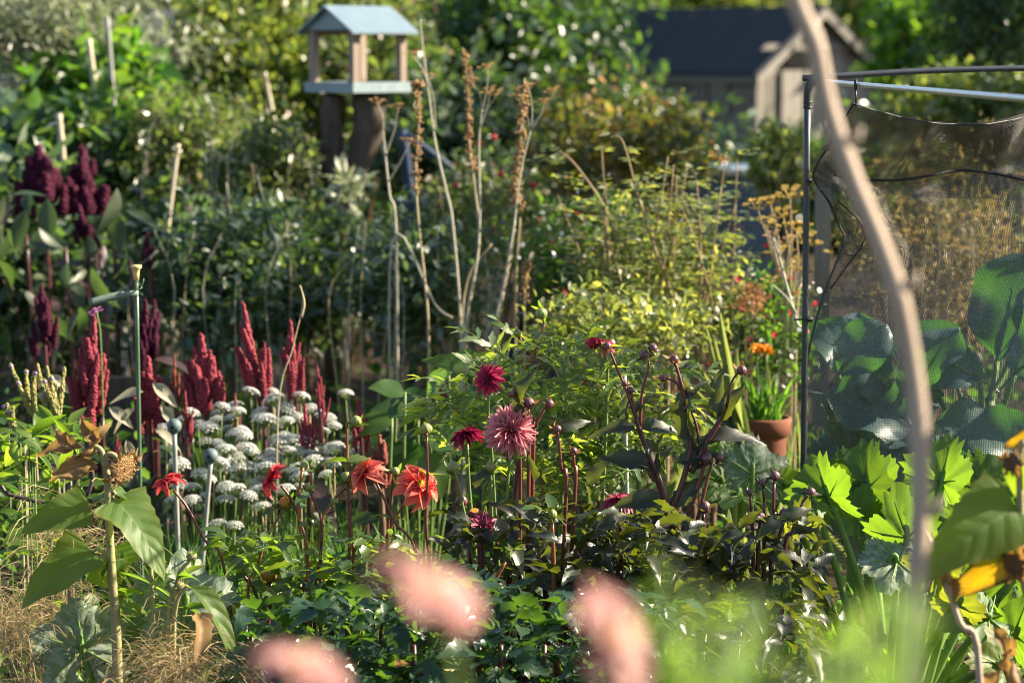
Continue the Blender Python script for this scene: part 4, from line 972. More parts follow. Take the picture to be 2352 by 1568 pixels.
dry_spike('short dark brown seed spike behind the green dahlia bush', [(1205, 800), (1205, 640), (1212, 600)], 7.0, .3, .99, 11)
dry_spike('small brown seed spike in front of the sword leaves', [(1535, 880), (1535, 790), (1540, 762)], 6.8, .1, .99, 9)
def dry_umbel(label, Y, main, heads, r=.0046, mat=None):
    q = [P(x, y, Y) for x, y in main]; b = q[0]*np.array((1, 1, 0)); root = thing('dry_umbel_stalk', label, 'dry stalk', (b[0], Y, 0))
    m = mat or sm_pale
    stem_part(root, [b] + q, [r, r*.9, r*.7, r*.4], m, 7)
    for (x0, y0, x1, y1) in heads:
        a, t = P(x0, y0, Y), P(x1, y1, Y - .05); stem_part(root, [a, (a+t)/2 + np.array((.006, 0, .004)), t], [r*.5, r*.25], m, 5, 'branch')
        umbel_cluster(root, t, .028, seed_br, 5, 'seed_head')
dry_umbel('tall pale dry umbel stalk rising left of centre past the bird table roof', 7.5, [(1060, 800), (1040, 520), (1025, 440), (1000, 330), (985, 220), (972, 120), (965, 45)], [(1000, 300, 985, 180), (985, 200, 950, 130)])
dry_umbel('pale dry stalk with yellowing umbel between the seed spikes', 7.3, [(1065, 810), (1095, 600), (1102, 480), (1100, 330), (1108, 250)], [(1108, 260, 1140, 220), (1108, 250, 1085, 190), (1100, 300, 1125, 215), (1108, 250, 1120, 160)])
dry_umbel('pale forked dry umbel leaning beside the golden seed spike', 7.1, [(1130, 830), (1160, 640), (1180, 520), (1195, 400), (1220, 295)], [(1220, 295, 1272, 215), (1220, 295, 1215, 205), (1220, 300, 1250, 240), (1218, 300, 1190, 230)], .0045)
dry_umbel('thin grey dry stem forking below the bird table tray', 7.6, [(910, 560), (895, 450), (885, 360), (880, 300)], [(885, 360, 915, 250), (880, 300, 868, 240), (890, 420, 940, 330)], .005)
dry_umbel('grey green dry stalk in front of the net post', 6.6, [(1850, 830), (1830, 740), (1805, 650), (1790, 590), (1775, 545)], [(1830, 720, 1770, 650), (1800, 620, 1812, 560), (1790, 600, 1778, 545)], .0048)
def plain_stalk(label, pts, Y, r, mat):
    q = [P(x, y, Y) for x, y in pts]; b = q[0]*np.array((1, 1, 0)); mb = MB(); mb.tube(spline([b] + q, 6), [r, r*.9, r*.5], 6)
    return tag(part('dry_stalk', mb.mesh('dry_stalk', mat)), label, 'dry stalk')
for k, (lb, pts, m) in enumerate([
    ('straight pale dry stalk just left of the leaning golden seed spike', [(1185, 690), (1195, 500)], sm_straw), ('yellow dry stem that splits low among the stalks', [(1058, 820), (1075, 640), (1130, 560)], sm_straw),
    ('broken straw stem lying across the dry stalks', [(900, 560), (1000, 700), (1040, 730)], sm_pale), ('thin pale stem in the shade behind the crimson plumes', [(560, 700), (540, 560), (520, 420)], sm_pale),
    ('reddish bramble stem curving among the dry stalks', [(1000, 470), (1025, 520), (1060, 600)], sm_thorn), ('thin grey stem in the dark bush left of the stump', [(640, 620), (620, 520), (590, 400)], bamboo_grey)]):
    plain_stalk(lb, pts, 7.5 + .05*k if k < 3 else 8.2 + .02*k, .004, m)

# ------------------------------------------------------------------ amaranths
GA = 'crimson amaranths lit by the sun'
amaranth((216, 730), (205, 985), 6.35, 78, SP_RED, 'broad crimson amaranth plume with one tall central spike left of the green stake', GA, side=26)
amaranth((340, 820), (345, 1010), 6.5, 78, SP_RED, 'crimson amaranth plume right behind the green stake', GA, side=22)
amaranth((334, 690), (335, 860), 6.9, 60, SP_SHADE, 'dark upper amaranth plume behind the green stake', GA, side=16)
amaranth((462, 770), (475, 960), 6.4, 84, SP_RED, 'stout crimson amaranth with two upright spikes behind the white flowers', GA, side=28)
amaranth((558, 697), (600, 930), 6.5, 58, SP_RED, 'tallest crimson amaranth plume leaning left above the white flowers', GA, side=20)
amaranth((667, 738), (680, 930), 6.4, 50, SP_RED, 'slim crimson amaranth plume crossed by a dry grass stem', GA, side=18)
amaranth((729, 845), (738, 1000), 6.3, 28, SP_RED, 'narrow single crimson amaranth spike right of the slim plume', GA, side=7)
amaranth((822, 912), (832, 1050), 6.2, 38, SP_RED, 'short crimson amaranth spike beside the dahlia bud', GA, side=9)
amaranth((872, 1000), (875, 1130), 6.1, 55, SP_BR, 'rusty red amaranth behind the coral dahlias', GA, side=14)
amaranth((400, 815), (405, 930), 6.5, 26, SP_BR, 'small rust coloured amaranth between stake and stout plume', GA, side=9)
amaranth((1013, 870), (1035, 1000), 6.6, 62, SP_BR, 'pinkish amaranth half hidden by green dahlia leaves', GA, side=14)
amaranth((425, 900), (430, 1040), 6.25, 30, SP_RED, 'thin crimson amaranth spike beside the grey cane ball', GA, side=8)
amaranth((540, 905), (545, 1010), 6.3, 26, SP_BR, 'thin rusty amaranth spike among the white flowers', GA, side=6)
amaranth((700, 930), (705, 1040), 6.2, 40, SP_RED, 'low crimson amaranth among the white flower heads', GA, side=10)
amaranth((270, 1000), (258, 1090), 6.3, 26, SP_RED, 'small crimson amaranth tip beside the papery leaves', GA, side=5)
GD = 'dark amaranths with shade painted into their grain'
amaranth((95, 655), (105, 830), 7.0, 66, SP_SHADE, 'dark crimson amaranth plume left of the tall central one', GD, side=20, leaves=10)
amaranth((88, 335), (105, 510), 8.6, 140, SP_SHADE, 'purple amaranth head darkened for shade under the short pale cane', GD, side=22, leaves=14)
amaranth((188, 340), (195, 500), 8.7, 125, SP_SHADE, 'purple amaranth head darkened for shade below the leaning bamboo cane', GD, side=20, leaves=14)
amaranth((180, 470), (205, 580), 8.3, 64, SP_SHADE, 'small dark amaranth head hanging below the purple heads', GD, side=9, leaves=10)
amaranth((260, 480), (262, 560), 8.3, 26, SP_SHADE, 'slender dark amaranth spike in the shaded leaves', GD, side=5, leaves=6)
amaranth((338, 535), (345, 620), 8.2, 40, SP_SHADE, 'dark amaranth spike above the yellow stake cap', GD, side=8, leaves=8)
amaranth((355, 690), (350, 800), 7.3, 50, SP_SHADE, 'deep purple amaranth half behind the stake', GD, side=9, leaves=6)
# big drooping leaves of the shaded amaranths and papery fallen ones
am = thing('amaranth_foliage_plant', 'leafy shaded amaranth plant with long drooping purple green leaves', 'amaranth', (P(120, 600, 8.0)[0], 8.0, 0))
BIG = leaf_meshes('large_leaf', lm_amaranth, 3, lance(.2), rows=8, fold=.15, curl=.35)
for k in range(46):
    x, y = random.uniform(-20, 330), random.uniform(430, 800); p = P(x, y, 8.0 + random.uniform(-.35, .3))
    put_leaf(am, p, rnd_dir(-75, 10), rnd_up(.6), random.uniform(.09, .17), BIG)
for (x, y) in ((60, 540), (150, 560), (230, 580), (300, 600)):
    q = P(x, y, 8.0); stem_part(am, [q*np.array((1, 1, 0)), q*.5 + q*np.array((.5, .5, 0)) + np.array((.02, 0, 0)), q], [.011, .009, .006], sm_dark)
put_leaf(am, P(108, 455, 7.8), (0.05, -.2, -1), (0, -1, .1), .16, BIG); put_leaf(am, P(60, 480, 7.85), (-.3, -.2, -1), (0, -1, .1), .14, BIG)
pa = thing('papery_leaved_plant', 'dying amaranth with pale papery leaves at the foot of the plumes', 'amaranth', (P(240, 1000, 6.2)[0], 6.2, 0))
for (x, y, dx, dz, s) in [(215, 985, -.1, -1, .10), (205, 985, .3, -1, .09), (250, 935, .8, -.5, .13), (330, 900, -.8, .2, .11), (350, 880, .7, -.5, .14), (370, 930, .6, -.8, .11), (310, 940, -.7, -.2, .1), (290, 1010, .4, -.9, .1), (120, 860, .6, -.5, .1), (355, 985, .8, -.2, .1)]:
    put_leaf(pa, P(x, y, 6.15), (dx, -.25, dz), (0, -.7, .6), s*.62, T_PALE)
q = P(235, 960, 6.2); stem_part(pa, [q*np.array((1, 1, 0)), q*.6 + q*np.array((.4, .4, 0)), q], .006, sm_dark)

# ------------------------------------------------------------------ garlic chives
def umbel_head(seed):
    r = random.Random(seed); mb = MB()
    for k in range(46):
        a = k*2.39996; q = math.sqrt((k + .5)/46); c = np.array((q*math.cos(a), q*math.sin(a), .62*math.sqrt(max(0, 1.02 - q*q)) - .08 + r.uniform(-.05, .05)))
        nz = nrm(c + np.array((0, 0, .5))); M = zframe(c, nz, .20*r.uniform(.8, 1.15), r.random()*6)
        v = [(0, 0, -.15)]
        for j in range(6):
            b = j*math.pi/3; v += [(.42*math.cos(b-.3), .42*math.sin(b-.3), .08), (1.0*math.cos(b), 1.0*math.sin(b), .28), (.42*math.cos(b+.3), .42*math.sin(b+.3), .08)]
        mb.m = 0; mb.add([tuple(M @ Vector(p)) for p in v], [(0, 1+3*j, 2+3*j, 3+3*j) for j in range(6)])
        mb.m = 1; mb.tube([(0, 0, -.75), c*.55 + np.array((0, 0, -.35)), c], [.02, .014], 3, cap=False)
    return mb.mesh('flower_head', white_fl, sm_green)
HEADS = [umbel_head(k) for k in range(4)]
heads_px = [(578, 902), (628, 900), (632, 918), (690, 912), (797, 905), (510, 935), (440, 950), (500, 950), (530, 960), (425, 965), (455, 975), (590, 957), (605, 965), (655, 940), (660, 968), (640, 985), (710, 940), (735, 955), (755, 962),
            (770, 980), (745, 990), (520, 985), (540, 995), (480, 985), (430, 1010), (470, 1015), (500, 1020), (520, 1035), (560, 1008), (655, 1005), (640, 1015), (690, 1030), (672, 1010), (580, 1040), (600, 1050), (625, 1045), (660, 1035),
            (548, 1050), (575, 1075), (545, 1080), (610, 1075), (640, 1080), (505, 1062), (460, 1090), (480, 1100), (440, 1120), (550, 1100), (585, 1110), (520, 1120), (610, 1120), (745, 1045), (760, 1065), (720, 1060), (770, 1030), (700, 1090),
            (570, 1140), (520, 1150), (470, 1140), (600, 1165), (500, 1205), (540, 1208), (440, 1150), (655, 1125), (690, 1120), (800, 1010), (825, 1040), (745, 1090), (400, 1150), (540, 1000), (495, 965), (680, 960)]
heads_px += [(random.gauss(590, 95), random.uniform(930, 1130)) for _ in range(30)]
cl = []
CHIVE = ['garlic chives in white flower around the half covered ball cap', 'garlic chives in white flower around the clear standing ball cap', 'garlic chives in white flower below the stout two spiked amaranth', 'garlic chives in white flower below the tallest leaning amaranth', 'garlic chives in white flower at the foot of the dry grass stem', 'garlic chives in white flower below the slim amaranth plume', 'garlic chives in white flower below the narrow single amaranth spike', 'garlic chives in white flower beside the short amaranth spike']
for k in range(8):
    x = 420 + 55*k; y = 6.05 + .12*(k % 3); cl.append(thing('garlic_chives', CHIVE[k], 'chives', (P(x, 1300, y)[0], y, 0), 'garlic chive clumps in flower'))
for (x, y) in heads_px:
    Y = 6.0 + .42*(1210 - y)/310 + random.uniform(-.08, .08)
    t = P(x + random.uniform(-3, 3), y, Y); k = min(range(8), key=lambda i: abs(cl[i].location.x - t[0]) + random.uniform(0, .08)); root = cl[k]
    b = np.array((root.location.x*.6 + t[0]*.4 + random.uniform(-.04, .04), t[1] + random.uniform(-.04, .04), 0))
    st = stem_part(root, [b, (b+t)/2 + np.array((random.uniform(-.015, .015), 0, 0)), t - np.array((0, 0, .014))], [.0022, .0016], sm_green if random.random() < .65 else sm_straw, 5, 'flower_stem', 4)
    part('flower_head', random.choice(HEADS), st, zframe(t, (random.uniform(-.4, .4), random.uniform(-.45, .15), 1), S(22, 6.2)*random.uniform(.7, 1.25), random.random()*6))
def grass_mesh(name, cx, cy, rx, ry, n, h0, h1, wd, mat, bend=.25, base_z=0, up=1.0):
    """curved blades of four segments each"""
    b = np.stack([cx + rx*RNG.normal(size=n)*.6, cy + ry*RNG.normal(size=n)*.6, np.full(n, base_z)], 1); h = h0 + (h1-h0)*RNG.random(n)
    az = RNG.random(n)*6.283; lean = RNG.random(n)*bend + .03; o = np.stack([np.cos(az), np.sin(az), np.zeros(n)], 1); sd = np.stack([-np.sin(az + RNG.normal(size=n)), np.cos(az), np.zeros(n)], 1)
    V = []
    for t in (0, .3, .6, .85, 1.0):
        c = b + np.array((0, 0, 1.0))*(h*(t*up - lean*t*t*t*.6))[:, None] + o*(h*lean*t*t*1.4)[:, None]; w_ = wd*(1 - t**2*.92)
        V += [c - sd*w_, c + sd*w_]
    V = np.stack(V, 1).reshape(-1, 3); f = np.array([(2*i, 2*i+1, 2*i+3, 2*i+2) for i in range(4)])
    return bulk(name, V, (f[None] + (np.arange(n)*10)[:, None, None]).reshape(-1, 4), mat, smooth=True)
for k, root in enumerate(cl):
    part('leaf_tuft', grass_mesh('leaf_tuft', root.location.x, root.location.y, .11, .15, 750, .20, .46, .0028, lm_chive, .5), root, kind='stuff')

# ------------------------------------------------------------------ stake, ball-topped canes, verbena, vervain, hose
Y = 5.75; t = P(313, 640, Y); b = P(323, 1180, Y); bb = b + (b-t)*((b[2]+.1)/(t[2]-b[2]))
st = thing('plant_stake', 'thin green metal stake with a yellow cap', 'stake', (bb[0], bb[1], 0))
stem_part(st, [t, b, bb], .0052, stake_green, 8, 'rod', 4)
mb = MB(); mb.lathe([(.006, -.016), (.0075, .0), (.0085, .010), (.0125, .0125), (.0135, .016), (.0125, .020), (.004, .0205)], 14); part('cap', mb.mesh('cap', cork), st, Matrix.Translation(Vector(P(313, 628, Y))))
mb = MB(); a, c = P(315, 672, Y - .008), P(203, 696, Y - .05); u = np.array((0, 0, S(9, Y)))
pts_ = spline([a, a*.5 + c*.5 + np.array((0, 0, .003)), c], 5); v = []
for i, p in enumerate(pts_):
    k = .6 + .4*min(1, i/3); v += [p + u*k, p - u*k, p - u*k + np.array((0, .0015, 0)), p + u*k + np.array((0, .0015, 0))]
mb.add(v, [(4*i + j, 4*i + (j+1) % 4, 4*i + 4 + (j+1) % 4, 4*i + 4 + j) for i in range(len(pts_)-1) for j in range(4)] + [(3, 2, 1, 0), tuple(len(v) - 4 + j for j in range(4))])
tag(part('garden_tie', mb.mesh('garden_tie', tie_green)), 'flat grey green garden tie sticking out from the stake', 'tie')
mb = MB(); kn = [P(318, 668, Y - .008) + np.array((.008*math.cos(t_)*1.1, .009*math.sin(t_), .003*t_ - .01)) for t_ in np.linspace(0, 11, 26)] + [P(328, 655, Y-.01), P(330, 640, Y-.01)]
mb.tube(kn, .0014, 5); tag(part('twine_knot', mb.mesh('twine_knot', stake_green)), 'green twine knotted round the stake just below its cap', 'twine')
def ball_cane(label, px, py, bx, by, Y, r):
    c = P(px, py, Y); q = P(bx, by, Y); bb = q + (q-c)*((q[2]+.1)/(c[2]-q[2])); root = thing('capped_cane', label, 'cane', (bb[0], bb[1], 0), 'grey canes with ball caps')
    stem_part(root, [c - np.array((0, 0, r*.6)), q, bb], S(11, Y)/2, bamboo_grey, 9, 'culm')
    mb = MB(); mb.lathe([(r*math.sin(a), -r*math.cos(a)) for a in np.linspace(.25, 2.95, 12)], 20); o = part('ball_cap', mb.mesh('ball_cap', rubber), root, Matrix.Translation(Vector(c)))
    mb = MB(); mb.lathe([(r*.2, 0), (r*.2, .002), (r*.12, .0025)], 12); f_ = nrm((-.15, -1, .0)); part('hole', mb.mesh('hole', black_hole), o, zframe(c + f_*(r*.975), f_))
    mb = MB(); mb.lathe([(r*.45, -r*.98), (r*.5, -r*.9), (r*.45, -r*.8)], 12); part('collar', mb.mesh('collar', rubber), o, Matrix.Translation(Vector(c)))
ball_cane('pale cane with a grey ball cap half covered by white flowers', 400, 978, 408, 1230, 6.0, S(17.5, 6.0))
ball_cane('pale cane with a grey ball cap standing clear in the white flowers', 484, 1046, 470, 1230, 5.95, S(17.5, 5.95))
vb = thing('verbena', 'slender verbena with a flat mauve flower head above the crimson plume', 'verbena', (P(235, 900, 6.2)[0], 6.2, 0))
t = P(222, 712, 6.2); stem_part(vb, [P(236, 1000, 6.2)*np.array((1, 1, 0)), P(234, 850, 6.2), t], .0022, sm_green, 5)
umbel_cluster(vb, t - np.array((0, 0, .01)), .022, magenta_fl, 8)
SPV = [unit_spike('spike', spike_yg, 120, 30 + k, .6, .1) for k in range(2)]
def vervain(label, px, py, Y, n, hpx, seed):
    r = random.Random(seed); t = P(px, py, Y); root = thing('vervain', label, 'vervain', (t[0], Y, 0), 'vervain plants')
    stem_part(root, [t*np.array((1, 1, 0)), t*.5 + t*np.array((.5, .5, 0)) + np.array((.012, 0, 0)), t], [.0045, .003], sm_straw, 6)
    for k in range(n):
        d = np.array((r.uniform(-.55, .2), r.uniform(-.25, .25), 1.0)); h = S(hpx, Y)*r.uniform(.6, 1.1); p = t + np.array((r.uniform(-.012, .012), 0, r.uniform(-.04, .01)))
        part('spike', random.choice(SPV), root, zframe(p, d, (S(55, Y), S(55, Y), h)))
        if r.random() < .5: part('floret', FLO, root, zframe(p + nrm(d)*h*.97, (0, -.5, 1), .0065))
    for k in range(16):
        z = r.uniform(.15, .98); p = t*np.array((1, 1, 0)) + np.array((0, 0, t[2]*z)); put_leaf(root, p, rnd_dir(5, 45), rnd_up(.3), r.uniform(.06, .11), T_WEED)
    return root
mb = MB(); mb.lathe([(.1, -1), (.9, 0), (1, .3), (.2, .5)], 8); FLO = mb.mesh('floret', lilac)
vervain('vervain with yellow green spikes and lilac tips standing tallest at the left', 75, 930, 5.9, 6, 120, 1)
vervain('vervain with a leaning fan of spikes right of the tallest one', 125, 960, 5.85, 8, 120, 2)
vervain('low vervain at the left with short brown spikes', 35, 980, 5.8, 4, 60, 3)
wd_ = thing('leafy_weed', 'mass of upright narrow leaved green weeds below the vervain', 'weed', (P(70, 1100, 5.6)[0], 5.6, 0))
for k in range(150):
    x, y = random.uniform(-20, 185), random.uniform(960, 1290); put_leaf(wd_, P(x, y, 5.65 + random.uniform(-.3, .25)), rnd_dir(0, 60), rnd_up(.4), random.uniform(.05, .10), T_WEED)
for k in range(14):
    q = P(random.uniform(-10, 180), random.uniform(960, 1080), 5.6 + random.uniform(-.2, .2)); stem_part(wd_, [q*np.array((1, 1, 0)), q], .0016, sm_green if k % 4 else sm_straw, 5, seg=2)
mb = MB(); hz = [P(-60, 1120, 5.5), P(20, 1135, 5.5), P(80, 1150, 5.5), P(150, 1158, 5.5), P(195, 1140, 5.45), P(212, 1100, 5.45), P(205, 1070, 5.45), P(185, 1075, 5.5), P(172, 1110, 5.55), P(165, 1200, 5.55), P(160, 1300, 5.55)]
b_ = hz[-1]*np.array((1, 1, 0)); mb.tube(spline([hz[0]*np.array((1, 1, 0)) - np.array((.2, 0, 0))] + hz + [b_], 6), .005, 7); tag(part('hose', mb.mesh('hose', hose_m)), 'thin dark hose looping behind the dead sunflower', 'hose')
dg = thing('dry_grass_stem', 'single tall dry grass stem crossing the slim crimson plume', 'grass', (P(640, 1000, 6.1)[0], 6.1, 0))
stem_part(dg, [P(630, 1010, 6.1)*np.array((1, 1, 0)), P(638, 960, 6.1), P(672, 800, 6.1), P(695, 700, 6.1), P(688, 655, 6.1)], [.002, .002, .0016, .0012], sm_straw, 5)
mb = MB(); mb.tube(spline([P(692, 730, 6.1), P(698, 695, 6.1), P(690, 655, 6.1)], 4), [.003, .004, .001], 6); part('seed_head', mb.mesh('seed_head', sm_straw), dg)

# ------------------------------------------------------------------ flower pot and sword leaves
Yp = 6.7; pc = P(1752, 957, Yp); R = S(66, Yp); pot = thing('flower_pot', 'terracotta pot full of narrow green leaves beyond the silvery squash leaf', 'flower pot', (pc[0], Yp, 0))
mb = MB(); z = pc[2]; mb.lathe([(R*.62, 0), (R*.86, z-.055), (R*.88, z-.05), (R*.97, z-.048), (R, z-.005), (R*.97, z), (R*.88, z), (R*.86, z-.03), (R*.1, z-.035)], 28); part('pot', mb.mesh('pot', terracotta), pot, Matrix.Translation(Vector((pc[0], Yp, 0))))
STR = leaf_meshes('sword_leaf', lm_iris, 3, strap(.035), rows=8, fold=.5, curl=.1); STG = leaf_meshes('strap_leaf', lm_chive, 3, strap(.03), rows=8, fold=.4, curl=.25)
pp = thing('potted_plant', 'narrow green strap leaves growing in the terracotta pot', 'plant', (pc[0], Yp, z - .03))
for k in range(60):
    a = random.uniform(0, 6.28); q = R*.75*math.sqrt(random.random()); put_leaf(pp, (pc[0] + q*math.cos(a), Yp + q*math.sin(a), z - .036), (random.gauss(0, .25), random.gauss(0, .25), 1), rnd_dir(-10, 10), random.uniform(.08, .17), STG)
for (x, y0, y1) in ((1705, 945, 860), (1765, 940, 830), (1690, 945, 870)):
    put_leaf(pp, P(x, y0, Yp), P(x + 3, y1, Yp) - P(x, y0, Yp), (.3, -1, 0), S(y0-y1, Yp), STR)
ir = thing('iris', 'tall fan of pale sword shaped iris leaves left of the pot', 'iris', (P(1660, 900, 6.5)[0], 6.5, 0))
for (x0, y0, x1, y1) in [(1690, 960, 1652, 722), (1672, 955, 1618, 755), (1680, 960, 1634, 770), (1665, 950, 1600, 830), (1690, 955, 1695, 800), (1655, 950, 1605, 850), (1640, 960, 1700, 860), (1700, 960, 1668, 790), (1640, 950, 1575, 880), (1660, 960, 1640, 830)]:
    a, b = P(x0, y0, 6.5), P(x1, y1, 6.5 + random.uniform(-.06, .06)); a = a + (a-b)*((a[2])/(b[2]-a[2]))*.9; put_leaf(ir, a, b-a, (random.uniform(-.6, .6), -1, .1), np.linalg.norm(b-a), leaf_meshes('sword_leaf', lm_iris, 1, strap(.022), rows=8, fold=.5, curl=.05))
bl = thing('strappy_plant', 'green strap leaves beside the foot of the net post', 'plant', (P(1825, 960, 6.9)[0], 6.9, 0))
for k in range(11):
    b = np.array((P(1828, 960, 6.9)[0] + random.gauss(0, .03), 6.9 + random.gauss(0, .05), 0)); put_leaf(bl, b, (random.gauss(0, .12), random.gauss(0, .15), 1), rnd_dir(-10, 10), random.uniform(.45, .62), leaf_meshes('strap_leaf', lm_iris, 1, strap(.011), rows=8, fold=.4, curl=.12))
# ------------------------------------------------------------------ net cage
def cage():
    Y = 5.7; c = P(1856, 186, Y); root = thing('net_cage', 'net cage of dark and shiny metal tubes with an upright post', 'net cage', (c[0], Y, 0))
    r = S(15, Y)/2
    post = stem_part(root, [(c[0] + .004, Y, -.05), (c[0] + .002, Y, .7), (c[0] - .001, Y, c[2] - .02)], r, pipe_dark, 14, 'post', 4)
    # elbow at the corner
    mb = MB(); mb.tube(spline([(c[0], Y, c[2] - .065), (c[0], Y, c[2] - .025), (c[0] + .008, Y, c[2] - .004), (c[0] + .03, Y, c[2])], 5), r*1.3, 14); part('elbow', mb.mesh('elbow', plastic_dark), root)
    for z in (c[2] - .062, c[2] - .05):
        mb = MB(); mb.lathe([(r*1.25, -.003), (r*1.5, 0), (r*1.25, .003)], 14); part('clip_ring', mb.mesh('clip_ring', plastic_dark), post, Matrix.Translation(Vector((c[0], Y, z))))
    mb = MB(); mb.lathe([(r*1.02, -.006), (r*1.35, 0), (r*1.02, .006)], 14); part('clip_ring', mb.mesh('clip_ring', plastic_dark), post, Matrix.Translation(Vector(P(1856, 415, Y))))
    mb = MB(); mb.lathe([(r*1.02, -.006), (r*1.35, 0), (r*1.02, .006)], 14); part('clip_ring', mb.mesh('clip_ring', plastic_dark), post, Matrix.Translation(Vector(P(1859, 733, Y))))
    e = P(2420, 155, 5.85); stem_part(root, [(c[0] - .012, Y, c[2] + .006), (c[0]*.5 + e[0]*.5, 5.78, (c[2] + e[2])/2 + .008), e, e + (e - c)*.6], S(14.5, Y)/2, pipe_dark, 14, 'top_bar', 4)
    a = P(1890, 188, 5.55); b = P(2360, 228, 3.9); stem_part(root, [a, a*.5 + b*.5, b, b + (b-a)*.4], S(14, 4.6)/2, pipe_light, 14, 'side_bar', 4)
    tie = thing('cable_tie', 'black tie end poking out left of the net post', 'tie', P(1859, 733, Y)); stem_part(tie, [P(1862, 733, Y - .012), P(1845, 733, Y - .01), P(1824, 734, Y - .01)], [.0028, .0024], plastic_dark, 6, 'tie_end', 2)
    hk = P(1965, 196, 5.16); hook = thing('wire_hook', 'small wire hook holding the net to the shiny bar', 'hook', hk)
    mb = MB(); mb.tube([hk + np.array((.0, .011*math.cos(t), .011*math.sin(t))) for t in np.linspace(-1.2, 5.0, 16)], .0022, 6); part('ring', mb.mesh('ring', plastic_dark), hook)
    mb = MB(); mb.tube([hk + np.array((0, 0, -.011)), hk + np.array((.002, 0, -.026)), hk + np.array((.001, 0, -.044))], [.0026, .0018], 6); part('shank', mb.mesh('shank', plastic_dark), hook)
cage()
def net_mat():
    m, t, out = nodes('crop_net'); uv = t.nodes.new('ShaderNodeUVMap'); sp = t.nodes.new('ShaderNodeSeparateXYZ'); t.links.new(uv.outputs[0], sp.inputs[0])
    def thr(s, duty): return M_(t, 'LESS_THAN', M_(t, 'FRACT', s), duty)
    al = M_(t, 'MAXIMUM', thr(M_(t, 'MULTIPLY', sp.outputs[0], 1/.0080), .40), thr(M_(t, 'MULTIPLY', sp.outputs[1], 1/.0080), .24))
    no = N(t, 'ShaderNodeTexNoise', Scale=700.0, Detail=2.0); tc = t.nodes.new('ShaderNodeTexCoord'); t.links.new(tc.outputs['Object'], no.inputs['Vector'])
    c = MIX(t, M_(t, 'GREATER_THAN', no.outputs[0], .52), (.045, .043, .042), (.26, .245, .23))  # pale noise specks paint sun sparkle onto the dark threads
    p = N(t, 'ShaderNodeBsdfPrincipled'); t.links.new(c, p.inputs['Base Color']); p.inputs['Roughness'].default_value = .6; p.inputs['Specular IOR Level'].default_value = .3
    tr = t.nodes.new('ShaderNodeBsdfTransparent'); ms = t.nodes.new('ShaderNodeMixShader'); t.links.new(al, ms.inputs[0]); L(t, tr, 0, ms, 1); L(t, p, 0, ms, 2); L(t, ms, 0, out, 0)
    return m
def net():
    # left edge of the net at 9 heights and its right end, in pixels with distance
    left = [(1960, 238, 5.16), (1905, 330, 5.45), (1868, 402, 5.68), (1902, 462, 5.72), (1926, 515, 5.74), (1935, 560, 5.74), (1890, 680, 5.76), (1858, 800, 5.78), (1846, 900, 5.8), (1848, 1000, 5.8), (1852, 1120, 5.8), (1854, 1300, 5.8)]
    right = [(2460, 262, 5.55), (2460, 360, 5.6), (2460, 430, 5.6), (2460, 500, 5.55), (2460, 570, 5.5), (2460, 640, 5.48), (2460, 730, 5.45), (2460, 830, 5.42), (2460, 920, 5.4), (2460, 1010, 5.4), (2460, 1120, 5.4), (2460, 1300, 5.4)]
    Ls, Rs = spline([P(*p) for p in left], 7), spline([P(*p) for p in right], 7); nu = 90
    V, UV = [], []
    for i, (a, b) in enumerate(zip(Ls, Rs)):
        vv = i/(len(Ls)-1)
        for j in range(nu):
            u = j/(nu-1); p = a + (b-a)*u
            sag = math.sin(math.pi*min(1, u*1.15))*.035*math.exp(-vv*6)
            p = p - np.array((0, 0, sag))
            dy = .06*math.exp(-((u-.22-.25*vv)/.05)**2)*math.exp(-vv*2) + .045*math.sin(7*u + 3.2*vv*4 + 1.2)*(.3+vv*.6) + .03*math.sin(17*u - 9*vv)*math.exp(-vv*1.5) + .018*math.sin(31*u + 21*vv)*math.exp(-vv*3)
            dy += .05*math.exp(-((vv - .15 - .05*math.sin(5*u))/.022)**2)     # the fold that runs along the top hem
            p = p + np.array((0, dy*min(1, u*8), 0))
            V.append(p); UV.append((u*1.35, vv*2.2))
    V = np.array(V); n = len(Ls)
    f = np.array([(i*nu+j, i*nu+j+1, (i+1)*nu+j+1, (i+1)*nu+j) for i in range(n-1) for j in range(nu-1)])
    q = P(2100, 1000, 5.7); root = thing('crop_net', 'dark fine mesh crop net draped from the cage bars', 'net', (q[0], 5.7, 0))
    nm = net_mat(); part('mesh_sheet', bulk('mesh_sheet', V, f, nm, UV, True), root)
    # the spare width folded over the bar hangs down behind as a second layer
    rows = 19; V2 = V[:rows*nu] + np.array((0, .03, .004)) + np.stack([np.zeros(rows*nu), .02*np.sin(np.arange(rows*nu)*.21), -.03*np.sin(np.linspace(0, 9, rows*nu))*0], 1)
    f2 = np.array([(i*nu+j, i*nu+j+1, (i+1)*nu+j+1, (i+1)*nu+j) for i in range(rows-1) for j in range(nu-1)])
    part('folded_flap', bulk('folded_flap', V2, f2, nm, np.array(UV[:rows*nu])*1.07 + .0017, True), root)
    # gathered folds and the hem cord show as dark lines
    G = V.reshape(n, nu, 3)
    def at(i, j):
        i = min(max(i, 0), n - 1.001); k = int(i); return G[k, j] + (G[k+1, j] - G[k, j])*(i - k)
    def cord(name, idx, r): 
        mb = MB(); mb.tube([at(i, j) - np.array((0, .004, 0)) for i, j in idx], r, 6); part(name, mb.mesh(name, plastic_dark), root)
    cord('hem_cord', [(i, 0) for i in range(n)], .0026)
    cord('fold_cord', [(12 + 2.0*math.sin(j*.09), j) for j in range(8, nu)], .0036)
    cord('fold_cord', [(min(n-1, 20 + k), int(4 + 6*math.sin(k*.16))) for k in range(0, 22)], .0022)
    cord('top_cord', [(0, j) for j in range(nu)], .0016)
net()
